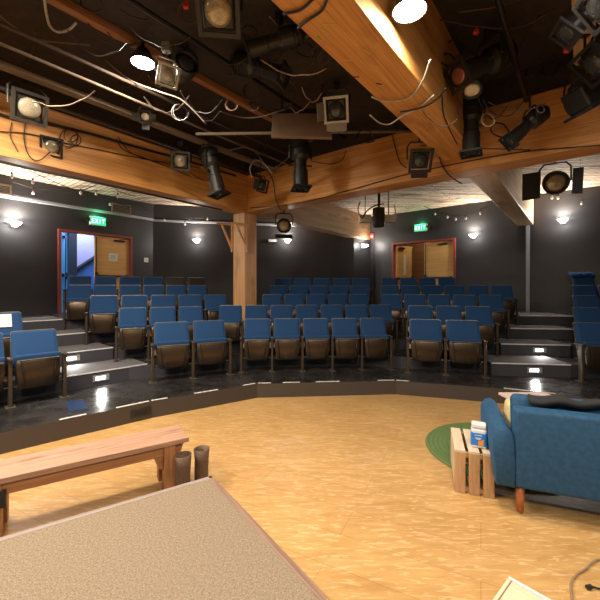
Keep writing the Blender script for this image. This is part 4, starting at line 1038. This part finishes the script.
spots_+=[(random.uniform(60,330),random.uniform(5,120)) for _ in range(22)]+[(random.uniform(425,560),random.uniform(5,110)) for _ in range(8)]
for i,(x,y) in enumerate(spots_):
    D=3.6+random.random()*1.6; pts=[]; w_=random.uniform(10,34); sg=random.uniform(6,20); sl=random.uniform(-10,14)
    for j in range(9):
        q=j/8; pts.append(PR(x-w_+2*w_*q,D+.1*math.sin(q*5),py=max(-5,y+sl*q+sg*(1-(2*q-1)**2)+random.uniform(-1,1))))
    if i%3==0: pts=[PR(x+w_*.4*(1-q_*.03)*math.cos(q_),D+.03*q_,py=max(-4,y+w_*.35*math.sin(q_*1.02))) for q_ in [k*.6 for k in range(18)]]
    o=cab(pts,.007,mat=('cable','pipe','pipe','cable','cablet')[i%5],label='loose tangled rigging cable hanging among the ceiling lights'); o['group']='loose tangled rigging cables'
# string lights
def string(pts,blb,label,r=.01):
    t=thing('string_lights',label,'string lights',pts[0]); o0=pts[0]
    bm=bmesh.new(); tube(bm,[p-o0 for p in smoothpts(pts,6)],r,5); obj('wire',bm,M['cable'],t)
    for p in blb:
        q=p-o0
        bm=bmesh.new(); lathe(bm,[(.018,.0),(.018,-.05)],Matrix.Translation(q)@ZUP,8)
        s=obj('socket',bm,M['cable'],t)
        bm=bmesh.new(); lathe(bm,[(.012,-.05),(.03,-.08),(.034,-.105),(.022,-.13),(.001,-.14)],Matrix.Translation(q)@ZUP,10); obj('bulb',bm,M['bulb'],s,smooth=True)
def R3(px,py,off=.5):
    return wallpos('R',px,py,off)[0]
string([R3(x,y) for x,y in ((428,206),(445,212),(460,216),(475,214),(488,207),(495,203))],[R3(x,y) for x,y in ((440,211),(452,214),(460,216),(470,215),(484,210))],'string of small bulbs drooping below ceiling right of the right EXIT sign')
string([R3(x,y) for x,y in ((502,180),(515,186),(530,190),(550,195),(562,193),(590,200))],[R3(x,y) for x,y in ((514,186),(553,194),(559,194),(582,199))],'string of small bulbs hanging near the bleached beam end')
def L3(px,py,off=.9): return wallpos('L',px,py,off)[0]
string([L3(x,y) for x,y in ((-5,163),(20,172),(42,182),(66,190),(90,183),(105,192),(120,196))],[L3(x,y) for x,y in ((1,172),(21,178),(67,189),(82,190),(103,193))],'string of small bulbs along the pale ceiling strip at left')
string([L3(x,y,.25) for x,y in ((10,182),(30,188),(50,190),(80,196),(105,201),(130,208),(150,212))],[L3(x,y,.25) for x,y in ((30,189),(106,201))],'lower string of bulbs on the dark band above left doors')
def B3(px,py,off=.3): return wallpos('B',px,py,off)[0]
string([B3(x,y) for x,y in ((156,212),(166,217),(186,220),(208,216),(226,212))],[B3(x,y) for x,y in ((166,217),(186,221),(208,216))],'string of three bulbs on the dark band left of column')
# small red clamps
for px,py,D,lab in ((476,32,3.7,'small red clip on the pink-lensed spotlight'),(186,6,3.4,'small red clip at the top left of centre'),(567,50,3.3,'small red and white clip beside the right edge lights')):
    p=P3(px,D,py=py); bm=bmesh.new(); box(bm,(0,0,0),(.05,.04,.04)); tube(bm,[(0,0,0),(0.01,0,.06)],.012,6); o=obj('red_clip',bm,M['red'],bevel=.006); o.location=p; tag(o,lab,'clip')
# tape marks on top beam
for i,(x,y,w_,a_,mt,lab) in enumerate(((329,24,.10,0,'yellowt','yellow tape strip nearest the photo top'),(325,31,.10,.6,'yellowt','slanted yellow tape strip below first'),(319,38,.05,.9,'greent','small green tape piece'),(348,60,.07,0,'yellowt','short yellow tape strip halfway down'),(367,52,.09,.7,'yellowt','slanted yellow tape strip at the right edge'),(356,77,.06,0,'black','black tape strip left side'),(379,84,.06,.3,'black','black tape strip nearer the crossing'))):
    if mt not in M: M[mt]=simple(mt,(.65,.48,.10) if mt=='yellowt' else (.15,.55,.08),.5,var=.05)
    p=onC(x,y,.003); bm=bmesh.new(); box(bm,(0,0,0),(w_,.012,.002)); o=obj('tape_mark',bm,M[mt]); o.location=p; o.rotation_euler=(0,0,a_); tag(o,lab+' on the top beam','tape')
# hall & vestibule lights (real rooms beyond the doors)
light('hall_light','AREA',G(TL-.8,-1.6,ZC-.06),75,(.62,.68,1.0),.7,(0,0,0))
light('hall_light_blue','AREA',G(TL-.7,-3.9,ZC-.06),150,(.15,.60,1.0),.4,(0,0,0))
light('vestibule_light','AREA',G((tR0+tR1)/2,UB+.9,ZC-.06),14,WARM,.4,(0,0,0))
# ---------------------------------------------------------------- camera, world
cam=bpy.data.cameras.new('camera'); co=bpy.data.objects.new('camera',cam); col.objects.link(co)
co.location=(0,0,EYE); co.rotation_euler=(pi/2,0,0); cam.sensor_width=36; cam.lens=36*F/600; cam.shift_y=-.02; cam.clip_start=.05
sc_=bpy.context.scene; sc_.camera=co
w=bpy.data.worlds.new('world'); sc_.world=w; w.use_nodes=True; w.node_tree.nodes['Background'].inputs[0].default_value=(.02,.02,.02,1)
vs=sc_.view_settings; vs.view_transform='Standard'; vs.look='None'; vs.gamma=1; vs.exposure=0.42; vs.use_curve_mapping=False
